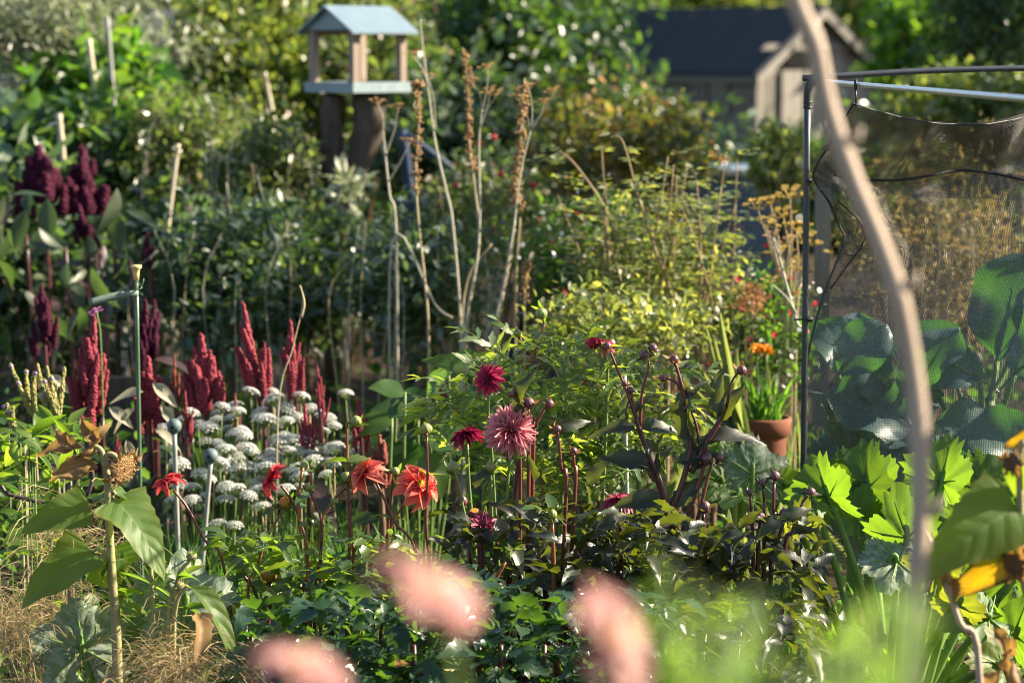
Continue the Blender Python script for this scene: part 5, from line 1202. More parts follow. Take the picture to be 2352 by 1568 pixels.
# the cabbages behind it
def cabbage(label, px, py, Y, leaves, seed, drop=70):
    random.seed(seed); c = P(px, py, Y); root = thing('cabbage_plant', label, 'cabbage', (c[0], Y, 0), 'brassicas under the net')
    stem_part(root, [(c[0], Y, -.02), (c[0] + .01, Y, c[2]*.5), (c[0], Y, c[2])], [.022, .02, .016], sm_green, 9)
    for (x, y, dx, dy, dz, s, ux, uy, uz) in leaves:
        b = P(x, y + drop, Y + random.uniform(-.1, .1)); l = put_leaf(root, b, (dx, dy, dz), (ux, uy, uz), s*.85, T_CAB)
        mb = MB(); st_ = np.array((c[0], Y, max(.05, b[2] - .16))); mb.tube(spline([st_, (st_ + b)/2 - np.array((0, 0, .02)), b], 4), [.011, .007], 7); part('stalk', mb.mesh('stalk', sm_squash), l)
        mb = MB(); M = WM[l.name]; mb.tube([tuple(M @ Vector((0, t, -.012 - .25*t*t))) for t in np.linspace(0, .75, 6)], [.006, .001], 6); part('midrib', mb.mesh('midrib', sm_squash), l)
cabbage('blue green cabbage with a broad drooping leaf close behind the net post', 1960, 960, 6.05,
        [(1890, 835, .95, -.4, -.18, .27, .1, -.85, .6), (1930, 870, .6, -.5, .1, .22, -.1, -.7, .7), (1990, 850, .2, .1, .9, .26, .3, -1, .2), (2000, 800, -.5, -.1, .7, .22, .2, -1, .3), (1925, 790, .5, -.1, .6, .2, -.3, -1, .2), (1900, 900, .2, -.5, -.7, .22, -.2, -1, .2), (2010, 930, .6, -.4, -.6, .26, .2, -1, .4), (1940, 900, .1, -.6, -.6, .26, 0, -.9, .5)], 1)
cabbage('taller cabbage plant with sunlit leaves at the right under the net', 2270, 920, 6.1,
        [(2290, 760, .2, -.1, 1, .34, -.6, -1, 0), (2250, 800, -.8, -.2, .5, .26, -.3, -1, .5), (2200, 820, -.7, .1, .5, .22, .2, -1, .4), (2330, 790, .5, -.3, .6, .28, -.5, -1, .2), (2300, 880, .3, -.5, -.5, .26, .1, -1, .4), (2230, 900, -.4, -.4, -.8, .3, -.4, -1, .1), (2160, 850, -.6, -.3, .2, .22, 0, -1, .5), (2320, 960, .2, -.5, -.8, .24, .2, -1, .2), (2260, 980, -.2, -.6, -.7, .22, 0, -1, .3), (2340, 700, .3, -.2, .5, .2, 0, -1, .7)], 2)
cabbage('cabbage with upright pale edged leaf behind the leaning stalk', 2110, 900, 6.0,
        [(2110, 820, .3, -.1, .8, .2, -.8, -.7, .1), (2080, 860, -.5, -.2, .6, .2, .2, -1, .3), (2140, 900, .8, -.3, -.1, .26, 0, -.8, .7), (2100, 930, -.3, -.5, -.8, .26, 0, -1, .2), (2160, 960, .4, -.4, -.8, .28, .1, -1, .3), (2060, 980, -.6, -.4, -.6, .24, .1, -1, .3)], 3)
random.seed(11)

# ------------------------------------------------------------------ squash (courgette) plants
def squash(label, leaves, crown_px, Y):
    """leaves: (px, py of leaf base, size in px, direction x y z, facing x y z, templates)"""
    c = P(*crown_px, Y); c[2] = .06; root = thing('squash_plant', label, 'squash', (c[0], Y, 0))
    for (x, y, s, d, u, T, dy) in leaves:
        b = P(x, y, Y + dy); l = put_leaf(root, b, d, u, S(s*.82, Y), T)
        st_ = c + np.array((random.uniform(-.03, .03), random.uniform(-.03, .03), 0)); mid = st_*.45 + b*.55 + np.array((0, 0, random.uniform(-.01, .06)))
        mb = MB(); mb.tube(spline([st_, mid, b, b + nrm(d)*S(s, Y)*.15], 6), [.0105, .009, .0065, .004], 9); part('stalk', mb.mesh('stalk', sm_squash), l)
        M = WM[l.name]
        for th in (-2.2, -1.1, 0, 1.1, 2.2):          # raised main veins
            mb = MB(); pts_ = []
            for q in np.linspace(.02, .55, 5):
                X, Yy = q*math.sin(th), q*math.cos(th); pts_.append(tuple(M @ Vector((X, Yy, .22*abs(X)*.9 - .3*(X*X+Yy*Yy) + .05*q))))
            mb.tube(pts_, [.0030, .0008], 5); part('vein', mb.mesh('vein', sm_squash), l)
    return root, c
A, B, C_ = T_SQ, T_SQY, T_SQS
squash('squash plant with glowing backlit lobed leaves in front of the net', [
    (1905, 1140, 190, (-.45, .1, 1), (-.8, -.9, .1), A, .1), (1995, 1120, 210, (-.1, .2, .9), (-.75, -.9, .3), A, .25), (2085, 1235, 195, (-.4, .0, .9), (-.7, -.9, .15), A, -.15), (2165, 1110, 205, (.1, .1, .9), (-.8, -.8, .2), A, .1),
    (2250, 1120, 200, (.4, -.1, .5), (-.6, -.7, .6), A, .2), (2150, 1310, 140, (-.2, -.1, 1), (-.6, -1, .1), B, -.35), (2230, 1200, 165, (.9, -.2, .2), (0, -.7, .8), A, -.05), (2300, 1260, 170, (.3, 0, .8), (-.7, -.9, .2), B, .05),
    (2270, 1420, 170, (-.6, -.3, .1), (0, -.8, .8), A, -.4), (2330, 1460, 180, (.1, -.3, .7), (-.6, -1, .3), A, -.35), (2300, 1530, 170, (-.4, -.4, .3), (0, -.9, .7), B, -.55), (1870, 1150, 120, (-.6, -.4, .1), (.1, -.5, .9), A, .05),
    (1840, 1215, 120, (-.1, -.2, .8), (-.7, -.9, .2), B, -.05), (2110, 1180, 150, (.9, -.1, .3), (.1, -.5, .9), A, .1), (2060, 1290, 170, (-.8, -.2, .1), (.1, -.6, .8), C_, -.2), (1970, 1190, 140, (-.5, -.1, .4), (0, -.8, .6), A, .2),
    (2335, 1130, 200, (.1, .1, .9), (-.8, -.8, .2), A, .3), (2200, 1390, 140, (.2, -.3, .6), (-.5, -.9, .3), B, -.4), (2130, 1250, 130, (.7, 0, .3), (0, -1, .5), A, 0), (2330, 1330, 170, (-.2, 0, .9), (-.7, -.9, .2), A, -.1), (1950, 1090, 130, (.5, .1, .4), (.1, -.7, .8), A, .3)], (2060, 1400), 5.15)
squash('squash plant with one broad silvered leaf in front of the flower pot', [
    (1728, 1090, 160, (.12, .1, 1), (.25, -1, .45), C_, 0), (1660, 1110, 130, (-.7, -.2, .4), (-.2, -.8, .8), A, .05), (1700, 1140, 120, (-.2, -.4, .1), (0, -.6, .9), A, -.05), (1790, 1120, 120, (.7, -.1, .3), (.2, -.8, .6), A, .05), (1650, 1060, 110, (-.4, .1, .7), (.2, -1, .3), A, .15)], (1720, 1300), 5.55)
squash('squash with two silvery ribbed leaves low behind the dead sunflower', [
    (425, 1400, 230, (.05, .1, 1), (.25, -1, .5), C_, -.05), (190, 1490, 220, (-.15, .15, 1), (.2, -1, .7), C_, -.1), (330, 1470, 110, (-.2, .0, .5), (0, -.8, .8), A, .05), (500, 1450, 110, (.7, 0, .3), (.1, -.7, .8), C_, .05), (120, 1480, 110, (-.8, 0, .3), (0, -.8, .8), C_, 0)], (330, 1650), 4.7)

# ------------------------------------------------------------------ dead sunflower, left
def sunflower_left():
    Y = 4.55; f_ = lambda x, y, d=0: P(x, y, Y + d)
    b = f_(272, 1560)*np.array((1, 1, 0)); root = thing('sunflower', 'withered sunflower with drooping brown heads and large backlit leaves', 'sunflower', (b[0], Y, 0))
    stem_part(root, [b, f_(268, 1480), f_(258, 1330), f_(250, 1200), f_(247, 1100), f_(240, 1060)], [.011, .0095, .008, .007, .006], sm_hairy, 10)
    def head(px, py, d, face, r):
        c = f_(px, py, d); M = zframe(c, face, r)
        mb = MB(); mb.lathe([(.2, -.35), (.8, -.22), (1.0, -.02), (.95, .1), (.5, .16), (.1, .12)], 20, ripple=.06, k=6)
        for k in range(70):
            a = k*2.4; q = .9*math.sqrt((k+.5)/70); p = np.array((q*math.cos(a), q*math.sin(a), .12)); mb.tube([p, p + np.array((random.uniform(-.1, .1), random.uniform(-.1, .1), random.uniform(.08, .2)))], [.05, .03], 4)
        o = part('seed_head', mb.mesh('seed_head', seed_br), root, M)
        for k in range(22):
            a = k*2*math.pi/22*1.0 + random.uniform(-.2, .2); e = random.uniform(-.3, .9); dd = np.array((math.cos(a)*math.cos(e), math.sin(a)*math.cos(e), math.sin(e)))
            part('bract', random.choice(T_BROWN), o, M @ frame((.85*math.cos(a), .85*math.sin(a), 0), dd, (0, 0, 1), random.uniform(.4, .85)))
    head(283, 1075, -.02, (.75, -.45, -.25), S(38, Y)); head(200, 1040, .0, (-.5, .2, .8), S(22, Y))
    stem_part(root, [f_(242, 1075), f_(246, 1045), f_(262, 1045), f_(275, 1060)], [.006, .005], sm_hairy, 8, 'neck')
    stem_part(root, [f_(240, 1070), f_(233, 1035), f_(215, 1025), f_(205, 1035)], [.006, .004], sm_hairy, 8, 'neck')
    for (x, y, d, u, s) in [(190, 1030, (-1, -.1, .15), (.2, -.8, .8), .085), (225, 1075, (-1, -.2, .05), (0, -.9, .5), .09), (215, 1060, (-.8, -.3, -.2), (0, -1, .3), .08), (170, 1030, (-.5, -.1, .5), (0, -1, .3), .05), (205, 1020, (.5, -.2, .6), (0, -1, .2), .05), (228, 1015, (-.5, 0, .6), (0, -1, .2), .06)]:
        put_leaf(root, f_(x, y), d, u, s, T_BROWN, 'dry_bract')
    for (x0, y0, x1, y1, u, dep) in [(205, 1165, 55, 1195, (.05, -.75, .75), -.05), (210, 1265, 45, 1375, (-.45, -.85, .75), -.08), (265, 1150, 388, 1250, (.5, -.7, .85), -.08), (265, 1135, 300, 1110, (0, -1, .3), .05), (225, 1280, 285, 1350, (.3, -1, .2), .08), (262, 1260, 320, 1330, (.1, -1, .4), .1), (270, 1390, 345, 1400, (0, -.7, .8), .06), (245, 1140, 215, 1120, (0, -.8, .6), .06)]:
        a, e = f_(x0, y0), P(x1, y1, Y + dep); l = put_leaf(root, a, e - a, u, np.linalg.norm(e-a)*1.02, T_SUN)
        mb = MB(); s_ = f_(250, (y0*.6 + 1150*.4) if abs(x0-250) < 60 and y0 < 1200 else y0 + 20); mb.tube(spline([s_, (s_+a)/2 + np.array((0, 0, .01)), a], 4), [.004, .003], 6); part('petiole', mb.mesh('petiole', sm_hairy), l)
    # low side shoots with spiky green buds
    for (x, y, x2, y2) in [(345, 1290, 350, 1400), (440, 1275, 400, 1400), (415, 1345, 385, 1440)]:
        t = f_(x, y, .03); m = f_(x2, y2, .03); stem_part(root, [m*np.array((1, 1, 0)), m, t], [.005, .004], sm_hairy, 7, 'side_shoot')
        mb = MB(); mb.lathe([(.1, -.4), (.42, -.2), (.4, .15), (.15, .3)], 12); o = part('bud', mb.mesh('bud', sm_hairy), root, zframe(t, (.3, -.4, 1), S(30, Y)))
        for k in range(18):
            a = k*2.4; e = random.uniform(-.2, 1.1); dd = np.array((math.cos(a)*math.cos(e), math.sin(a)*math.cos(e), math.sin(e))); part('bract', SPIKY, o, WM[o.name] @ frame(dd*.3 + np.array((0, 0, -.1)), dd, (0, 0, 1), random.uniform(.5, .9)))
        for k in range(4): put_leaf(root, (t + m)/2 + RNG.normal(size=3)*.01, rnd_dir(-20, 40), rnd_up(.4), random.uniform(.05, .09), T_WEED)
    a = f_(430, 1345, -.05); put_leaf(root, a, P(548, 1400, Y - .1) - a, (.6, -.5, .8), S(190, Y), [CURL]); stem_part(root, [f_(400, 1420, -.03), f_(410, 1370, -.04), a], .004, sm_hairy, 6, 'petiole')
    a = f_(450, 1410, -.15); put_leaf(root, a, P(530, 1530, Y - .3) - a, (.6, -.5, .5), S(105, Y), T_BROWN, 'dry_leaf')
mb = MB(); mb.add(*blade(lance(.12), rows=4, fold=.3, curl=-.2)); SPIKY = mb.mesh('bract', lm_elder)
mb = MB(); mb.add(*blade(lance(.16), rows=12, m=2, fold=.35, curl=1.1, wave=.01)); CURL = mb.mesh('curled_leaf', lm_sun)
sunflower_left()
# tan wispy grass
def wisps(name, label, cx, cy, rx, ry, n, h0, h1, YW=4.7):
    q = P(cx, cy, YW); root = thing(name, label, 'grass', (q[0], YW, 0))
    part('blades', grass_mesh('blades', q[0], YW + .05, S(rx, 4.5), ry, n, h0, h1, .0007, straw_gr, 1.1), root, kind='stuff')
    # seed panicles: fine branching wires
    V = []; m = int(n*1.1)
    b = np.stack([q[0] + S(rx, 4.5)*RNG.normal(size=m)*.8, YW + ry*RNG.normal(size=m), q[2] + S(45, 4.5)*RNG.normal(size=m)], 1)
    d = RNG.normal(size=(m, 3)); d[:, 2] = np.abs(d[:, 2])*.5 + .15; d /= np.linalg.norm(d, axis=1, keepdims=True); ln = .05 + .09*RNG.random(m); sd = np.cross(d, RNG.normal(size=(m, 3))); sd /= np.linalg.norm(sd, axis=1, keepdims=True)
    for t in (0, .35, .7, 1.0):
        p = b + d*(ln*t)[:, None] - np.array((0, 0, 1.0))*(ln*t*t*.7)[:, None]; w_ = .0006 if t < 1 else .0003; V += [p - sd*w_, p + sd*w_]
    V = np.stack(V, 1).reshape(-1, 3); f = np.array([(0, 1, 3, 2), (2, 3, 5, 4), (4, 5, 7, 6)]); part('panicles', bulk('panicles', V, (f[None] + (np.arange(m)*8)[:, None, None]).reshape(-1, 4), straw_gr), root, kind='stuff')
wisps('straw_grass', 'tan wispy grass gone to seed at the lower left edge', 60, 1420, 95, .10, 800, .28, .54)
wisps('straw_grass', 'tan wispy grass tuft in front of the sunflower stem', 400, 1540, 80, .08, 650, .24, .46, 4.42)
wisps('straw_grass', 'tan wispy grass behind the left sunflower leaves', 170, 1240, 90, .08, 240, .42, .68)

# ------------------------------------------------------------------ dahlias
def dahlia(label, px, Y, name='dahlia'):
    return thing(name, label, 'dahlia', (P(px, 1400, Y)[0], Y, 0))
def nod(parent, pts, Y, r, mat, extend=True):
    q = [P(p[0], p[1], Y + (p[2] if len(p) > 2 else 0)) for p in pts]
    if extend: q = [np.array((q[0][0]*.7 + parent.location.x*.3, q[0][1], 0))] + q
    stem_part(parent, q, r, mat, 8); return q
def leaf_fill(parent, n, xr, yr, Y, dY, T, s0, s1, el=(-25, 40), shape=None, upk=.5):
    k = 0
    while k < n:
        x, y = random.uniform(*xr), random.uniform(*yr)
        if shape and not shape(x, y): continue
        p = P(x, y, Y + random.uniform(-dY, dY)); 
        put_leaf(parent, p, rnd_dir(*el), rnd_up(upk), random.uniform(s0, s1), T); k += 1
def pair(parent, x, y, Y, T, s, dz=.2):
    p = P(x, y, Y); a = random.uniform(0, 3.14)
    for t in (0, math.pi): put_leaf(parent, p, (math.cos(a+t), math.sin(a+t)*.8, dz), rnd_up(.25), s*random.uniform(.8, 1.15), T)

# coral red dahlia, left
D1 = dahlia('coral red dahlia with four open blooms and upright buds beside the garlic chives', 720, 4.85); YD = 4.85
ring1 = [(8, 1.0, -12, .12), (8, .88, 8, .1), (7, .6, 35, .08)]
b1 = nod(D1, [(520, 1330), (470, 1240), (430, 1165), (398, 1125)], YD - .05, [.0038, .003, .0026, .0024], sm_red)
bloom(D1, P(385, 1108, YD - .05), (-.55, .25, .8), S(37, YD), ring1, pm_red, disc_dk, W=.33, curl=.3, tipw=.75)
b2 = nod(D1, [(710, 1330), (690, 1200), (668, 1145), (645, 1115)], YD, [.0038, .003, .0026], sm_red)
bloom(D1, P(626, 1098, YD), (-.85, -.15, .5), S(42, YD), ring1, pm_red, disc_dk, W=.34, curl=.3, tipw=.75)
b3 = nod(D1, [(960, 1330), (905, 1195), (870, 1120), (852, 1095)], YD - .02, [.0038, .003, .0026], sm_red)
bloom(D1, P(838, 1088, YD), (-.5, -.35, .75), S(52, YD), [(7, 1.0, -5, .12), (6, .9, 20, .1), (5, .5, 50, .08)], pm_coral, disc_dk, W=.33, curl=.3, tipw=.75)
b4 = nod(D1, [(830, 1400), (880, 1250), (925, 1160), (950, 1125)], YD + .03, [.0038, .003, .0026], sm_orange)
bloom(D1, P(963, 1112, YD), (.45, -.6, .5), S(54, YD), [(8, 1.0, -25, .15), (7, .9, 0, .15), (6, .55, 40, .14)], pm_coral, anther, W=.34, curl=.4, tipw=.75, disc_r=.3, disc_h=.22)
for (pts, bp, sz, me, mt) in [
    ([(812, 1330), (802, 1190), (798, 1080), (797, 1000), (796, 972)], (818, 966), 24, BUD_G, sm_orange), ([(803, 1230), (801, 1160), (800, 1115)], (795, 1095), 26, BUD_G, sm_red),
    ([(985, 1420), (978, 1200), (982, 1100), (980, 1000)], (979, 985), 27, BUD_G, sm_red), ([(706, 1300), (690, 1220), (685, 1150), (694, 1082)], (699, 1068), 20, BUD_G, sm_orange),
    ([(722, 1400), (736, 1280), (738, 1196), (716, 1136)], (706, 1118), 19, BUD_G, sm_red), ([(570, 1400), (592, 1300), (612, 1235), (645, 1180)], (655, 1156), 26, BUD_O, sm_orange), ([(608, 1500), (606, 1420), (612, 1345)], (618, 1320), 33, BUD_O, sm_red),
    ([(736, 1290), (740, 1195), (772, 1140)], (802, 1112), 18, BUD_G, sm_orange), ([(885, 1320), (892, 1200), (902, 1100)], (908, 1082), 20, BUD_G, sm_red), ([(600, 1420), (560, 1320), (565, 1300)], (560, 1290), 15, BUD_G, sm_red),
    ([(737, 1280), (740, 1196), (760, 1160)], (768, 1150), 15, BUD_G, sm_orange)]:
    q = nod(D1, pts, YD + random.uniform(-.03, .03), [.0042, .0035, .003, .0025], mt); t = P(*bp, YD); stem_part(D1, [q[-1], (q[-1]+t)/2, t], .0028, mt, 7)
    bud(D1, t, (random.uniform(-.4, .4), -.4, .8), S(sz, YD), me, SEP_G)
for (x, y) in [(797, 1060), (735, 1200), (660, 1165), (985, 1090), (980, 1230), (815, 1130), (700, 1140), (900, 1190)]: pair(D1, x, y, YD, T_DAHLIA, .05)
leaf_fill(D1, 250, (500, 1010), (1225, 1400), 4.85, .16, T_DAHLIA, .04, .075, shape=lambda x, y: y > 1240 + 40*math.sin(x*.02))
for x in (620, 700, 760, 850, 930): q = P(x, 1330, YD); stem_part(D1, [np.array((P(760, 1400, YD)[0], YD, 0)), q*np.array((1, 1, .5)), q], [.008, .006], sm_dark)
# dark leafy growth at the bottom of the picture, same bed
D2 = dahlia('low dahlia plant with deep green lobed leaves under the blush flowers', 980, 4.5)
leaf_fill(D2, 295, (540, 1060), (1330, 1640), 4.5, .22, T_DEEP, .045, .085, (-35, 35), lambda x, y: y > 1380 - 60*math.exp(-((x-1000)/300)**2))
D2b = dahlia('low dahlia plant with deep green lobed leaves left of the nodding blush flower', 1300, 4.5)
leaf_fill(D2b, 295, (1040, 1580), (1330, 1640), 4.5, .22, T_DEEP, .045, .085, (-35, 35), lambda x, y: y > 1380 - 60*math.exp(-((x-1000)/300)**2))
for x in (1150, 1300, 1450): q = P(x, 1480, 4.5); stem_part(D2b, [q*np.array((.8, 1, 0)), q*np.array((.95, 1, .6)), q], [.007, .005], sm_dark)
for x in (650, 800, 950, 1100, 1250, 1400): q = P(x, 1480, 4.5); stem_part(D2, [q*np.array((.8, 1, 0)), q*np.array((.95, 1, .6)), q], [.007, .005], sm_dark)
put_leaf(D2, P(905, 1528, 4.25), (.5, -.3, .2), (0, -.8, .6), .03, T_BROWN, 'dry_leaf')

# pink decorative dahlia with dark leaves
D3 = dahlia('pink dahlia with full layered blooms above dark foliage', 1170, 5.0); YP = 5.0
nod(D3, [(1170, 1300), (1180, 1150), (1190, 1050), (1180, 1010)], YP + .03, [.006, .005, .004], sm_dark)
bloom(D3, P(1173, 990, YP), (.05, -.9, .38), S(57, YP), [(17, 1.02, -38, .16), (17, 1.0, -18, .16), (16, .96, 2, .15), (15, .86, 20, .14), (13, .72, 36, .12), (10, .56, 52, .1), (7, .42, 68, .06), (5, .32, 80, .03)], pm_pink, disc_dk, W=.155, cup=.9, curl=-.12, disc_r=.13, jitter=.05)
nod(D3, [(1110, 1380), (1108, 1280), (1105, 1225)], YP - .1, [.005, .004], sm_dark)
bloom(D3, P(1108, 1212, YP - .05), (.2, -.5, .85), S(50, YP), [(12, 1.0, -12, .15), (12, .9, 8, .15), (9, .7, 28, .12), (8, .5, 50, .08)], pm_mauve, disc_dk, W=.16, cup=.8, curl=.1, label='wilted mauve pink bloom below the full pink one')
nod(D3, [(1420, 1380), (1425, 1250), (1425, 1165)], YP, [.005, .004], sm_dark)
bloom(D3, P(1420, 1150, YP + .05), (-.2, .2, 1), S(48, YP), [(10, 1.0, -40, .15), (10, .9, -15, .15), (8, .65, 15, .12), (7, .5, 50, .08)], pm_mauve, disc_dk, W=.16, cup=.8, curl=.2, label='drooping pink bloom among the dark leaves')
for (pts, bp, sz, me, mt, sp_) in [([(1160, 1250), (1165, 1130), (1170, 1060)], (1178, 1038), 30, BUD_G, sm_green, SEP_G), ([(1195, 1100), (1185, 980), (1182, 925)], (1175, 905), 14, BUD_D, sm_red, SEP_B), ([(1215, 1050), (1212, 970), (1214, 940)], (1215, 925), 24, BUD_D, sm_red, SEP_B),
    ([(1225, 1040), (1230, 980), (1250, 940)], (1262, 927), 20, BUD_D, sm_red, SEP_B), ([(1095, 1350), (1060, 1150), (1048, 1090)], (1042, 1075), 32, BUD_G, sm_green, SEP_G), ([(1130, 1250), (1128, 1120), (1127, 1090)], (1127, 1072), 24, BUD_G, sm_green, SEP_G),
    ([(1078, 1400), (1080, 1260), (1083, 1200)], (1090, 1183), 28, BUD_O, sm_red, SEP_G), ([(1105, 1400), (1108, 1280), (1108, 1240)], (1110, 1212), 26, BUD_G, sm_green, SEP_G), ([(1100, 1250), (1070, 1180), (1055, 1160)], (1060, 1150), 27, BUD_D, sm_red, SEP_G),
    ([(1300, 1150), (1290, 1080), (1283, 1000)], (1280, 985), 20, BUD_D, sm_red, SEP_B), ([(1320, 1150), (1318, 1070), (1318, 1045)], (1318, 1035), 17, BUD_D, sm_red, SEP_B)]:
    q = nod(D3, pts, YP + random.uniform(-.04, .06), [.0048, .004, .0028], mt); t = P(*bp, YP); stem_part(D3, [q[-1], t], .0024, mt, 7, seg=2); bud(D3, t, (random.uniform(-.3, .3), -.4, .9), S(sz, YP), me, sp_)
leaf_fill(D3, 190, (1030, 1420), (1120, 1400), 5.0, .2, T_DARK, .045, .085, (-20, 50), lambda x, y: y > 1120 + 60*abs(math.sin(x*.013)), .6)
for (x, y, dx, dz) in [(1220, 1200, .3, .9), (1275, 985, .9, .3), (1205, 960, -.4, .9), (1350, 1110, .5, .7), (1190, 925, .2, 1), (1090, 1120, .5, .8), (1255, 1110, -.6, .6)]:
    put_leaf(D3, P(x, y, YP), (dx, -.1, dz), (-.7, -.8, .1), random.uniform(.06, .085), T_DARK)
for x in (1080, 1170, 1250, 1330): q = P(x, 1250, YP); stem_part(D3, [np.array((P(1170, 1400, YP)[0], YP, 0)), q*np.array((1, 1, .5)), q], [.008, .006], sm_dark)
D3b = dahlia('second dark leaved dahlia between the pink one and the forked one', 1440, 4.9)
leaf_fill(D3b, 290, (1280, 1640), (1170, 1450), 4.9, .2, T_DARK, .042, .08, (-25, 45), lambda x, y: y > 1190 + 40*math.sin(x*.02), .6)
for x in (1300, 1420, 1500, 1560): q = P(x, 1300, 4.9); stem_part(D3b, [np.array((P(1440, 1400, 4.9)[0], 4.9, 0)), q*np.array((1, 1, .5)), q], [.008, .006], sm_dark)
for (pts, bp, sz) in [([(1275, 1450), (1272, 1300), (1268, 1200)], (1268, 1180), 22), ([(1100, 1460), (1130, 1350), (1160, 1290)], (1170, 1275), 15)]:
    q = nod(D3b, pts, 4.8, [.006, .005, .004], sm_orange); t = P(*bp, 4.8); pair(D3b, bp[0], bp[1], 4.8, T_DAHLIA, .06, .5); pair(D3b, bp[0], bp[1] - 10, 4.8, T_DAHLIA, .05, .8); bud(D3b, t, (0, -.3, 1), S(sz, 4.8), BUD_G, SEP_G)

# green cut-leaved bush with crimson blooms
D4 = dahlia('bright green cut leaved dahlia bush with crimson blooms', 1270, 5.45); YC = 5.45
inside = lambda x, y: ((x - 1290)/265)**2 + ((y - 960)/185)**2 < 1 and not (x < 1150 and y < 860)
leaf_fill(D4, 300, (1020, 1560), (770, 1150), YC, .2, T_CUT, .09, .15, (-20, 50), inside, .5)
for x, y in ((1120, 1000), (1200, 930), (1290, 900), (1380, 900), (1460, 960)): q = P(x, y, YC); stem_part(D4, [np.array((P(1290, 1200, YC)[0], YC, 0)), q*np.array((1, 1, .5)), q], [.009, .005], sm_green)
put_leaf(D4, P(1080, 850, 5.3), (-.6, -.2, .3), (0, -.8, .6), .1, T_DAHLIA); put_leaf(D4, P(1175, 950, 5.25), (-.4, -.2, -1), (.5, -1, .2), .11, T_DAHLIA); put_leaf(D4, P(1110, 890, 5.3), (-.8, -.2, -.4), (0, -.8, .6), .1, T_DAHLIA)
nod(D4, [(1130, 1050), (1122, 960), (1122, 900)], 5.14, [.004, .003], sm_green)
bloom(D4, P(1122, 870, 5.12), (-.45, -.8, .3), S(36, 5.12), [(12, 1.0, -30, .2), (12, .95, -5, .2), (10, .75, 25, .16), (9, .5, 55, .1)], pm_crimson, disc_dk, W=.2, cup=.7, curl=.1, disc_r=.34, disc_h=.25, label='crimson bloom on the leafy bush')
nod(D4, [(1090, 1250), (1078, 1120), (1073, 1020)], 5.1, [.0045, .0035], sm_green)
bloom(D4, P(1072, 1000, 5.1), (-.3, .3, .95), S(40, 5.1), [(11, 1.0, -25, .16), (11, .9, 0, .16), (9, .7, 30, .12), (7, .45, 60, .08)], pm_wine, disc_dk, W=.18, cup=.7, curl=.15, label='wine red bloom seen from the side')
nod(D4, [(1395, 900), (1382, 850), (1380, 815)], 5.24, [.004, .003], sm_green)
bloom(D4, P(1380, 792, 5.22), (.2, .3, .8), S(36, 5.22), [(10, 1.0, -20, .16), (10, .85, 5, .16), (7, .6, 30, .12)], pm_crimson, disc_dk, W=.2, cup=.7, label='crimson bloom half behind the leaves at the top of the bush')
for (pts, bp, sz) in [([(1200, 860), (1235, 790), (1250, 745)], (1243, 720), 26), ([(1195, 850), (1198, 800), (1195, 775)], (1188, 765), 18), ([(1330, 900), (1375, 820), (1390, 790)], (1382, 772), 20), ([(1230, 860), (1250, 810)], (1262, 780), 14)]:
    q = nod(D4, pts, YC, [.004, .003], sm_orange, False); t = P(*bp, YC); stem_part(D4, [q[-1], t], .002, sm_orange, 6, seg=2); bud(D4, t, (-.4, -.3, -.4), S(sz, YC), BUD_G, SEP_G)
ck = cane('grey cane standing inside the green dahlia bush', [(1432, 860), (1438, 1100)], 5.3, .0065, bamboo_grey)

# forked dark dahlia, right
D5 = dahlia('dark stemmed dahlia forking into tall bare stems with unopened buds', 1525, 4.95); YF = 4.95
base = [(1530, 1340), (1540, 1240)]
def br(pts, r, m=sm_dark): return nod(D5, pts, YF, r, m, False)
q = nod(D5, [(1535, 1370), (1545, 1300), (1550, 1250)], YF, [.013, .011, .009], sm_dark)
br([(1540, 1180), (1520, 1120), (1490, 1040), (1470, 990), (1462, 960)], [.0085, .007, .006, .005]); br([(1535, 1180), (1560, 1130), (1580, 1060), (1588, 1000), (1580, 940)], [.008, .0065, .005, .004])
br([(1545, 1260), (1535, 1220), (1538, 1180)], [.010, .009])
br([(1588, 1085), (1620, 1020), (1650, 970), (1668, 935)], [.007, .006, .004]); br([(1545, 1300), (1575, 1200), (1612, 1085), (1622, 1055)], [.006, .005, .0035], sm_red); br([(1600, 1200), (1620, 1120), (1635, 1060)], [.004, .003], sm_red)
br([(1462, 962), (1440, 900), (1415, 840), (1402, 808)], [.0038, .003, .0026], sm_red); br([(1470, 985), (1475, 900), (1488, 850), (1490, 830)], [.0038, .003, .0026], sm_red); br([(1465, 970), (1455, 930), (1450, 900)], [.004, .003], sm_red)
br([(1580, 950), (1570, 900), (1556, 850), (1550, 835)], [.005, .0035, .003], sm_red); br([(1575, 920), (1555, 880), (1530, 868)], [.003, .0022], sm_red); br([(1610, 1040), (1600, 980), (1590, 950), (1578, 940)], [.003, .0025], sm_red); br([(1668, 940), (1680, 880), (1695, 855)], [.003, .002], sm_dark)
br([(1560, 1250), (1525, 1150), (1510, 1110), (1495, 1080)], [.005, .004, .003], sm_red); br([(1625, 1300), (1618, 1230), (1615, 1180)], [.005, .004], sm_dark)
for (x, y, sz, me, sp_) in [(1395, 795, 20, BUD_D, SEP_B), (1480, 815, 22, BUD_D, SEP_D), (1500, 800, 20, BUD_D, SEP_D), (1549, 825, 20, BUD_D, SEP_B), (1522, 868, 17, BUD_D, SEP_B), (1704, 850, 22, BUD_D, SEP_B), (1578, 935, 20, BUD_D, SEP_D), (1622, 1053, 30, BUD_D, SEP_D), (1652, 1050, 20, BUD_D, SEP_D), (1618, 1163, 28, BUD_D, SEP_D), (1585, 895, 16, BUD_G, SEP_B), (1448, 895, 16, BUD_D, SEP_B), (1435, 880, 13, BUD_D, SEP_B)]:
    bud(D5, P(x, y, YF), (random.uniform(-.5, .5), -.4, .7), S(sz, YF), me, sp_)
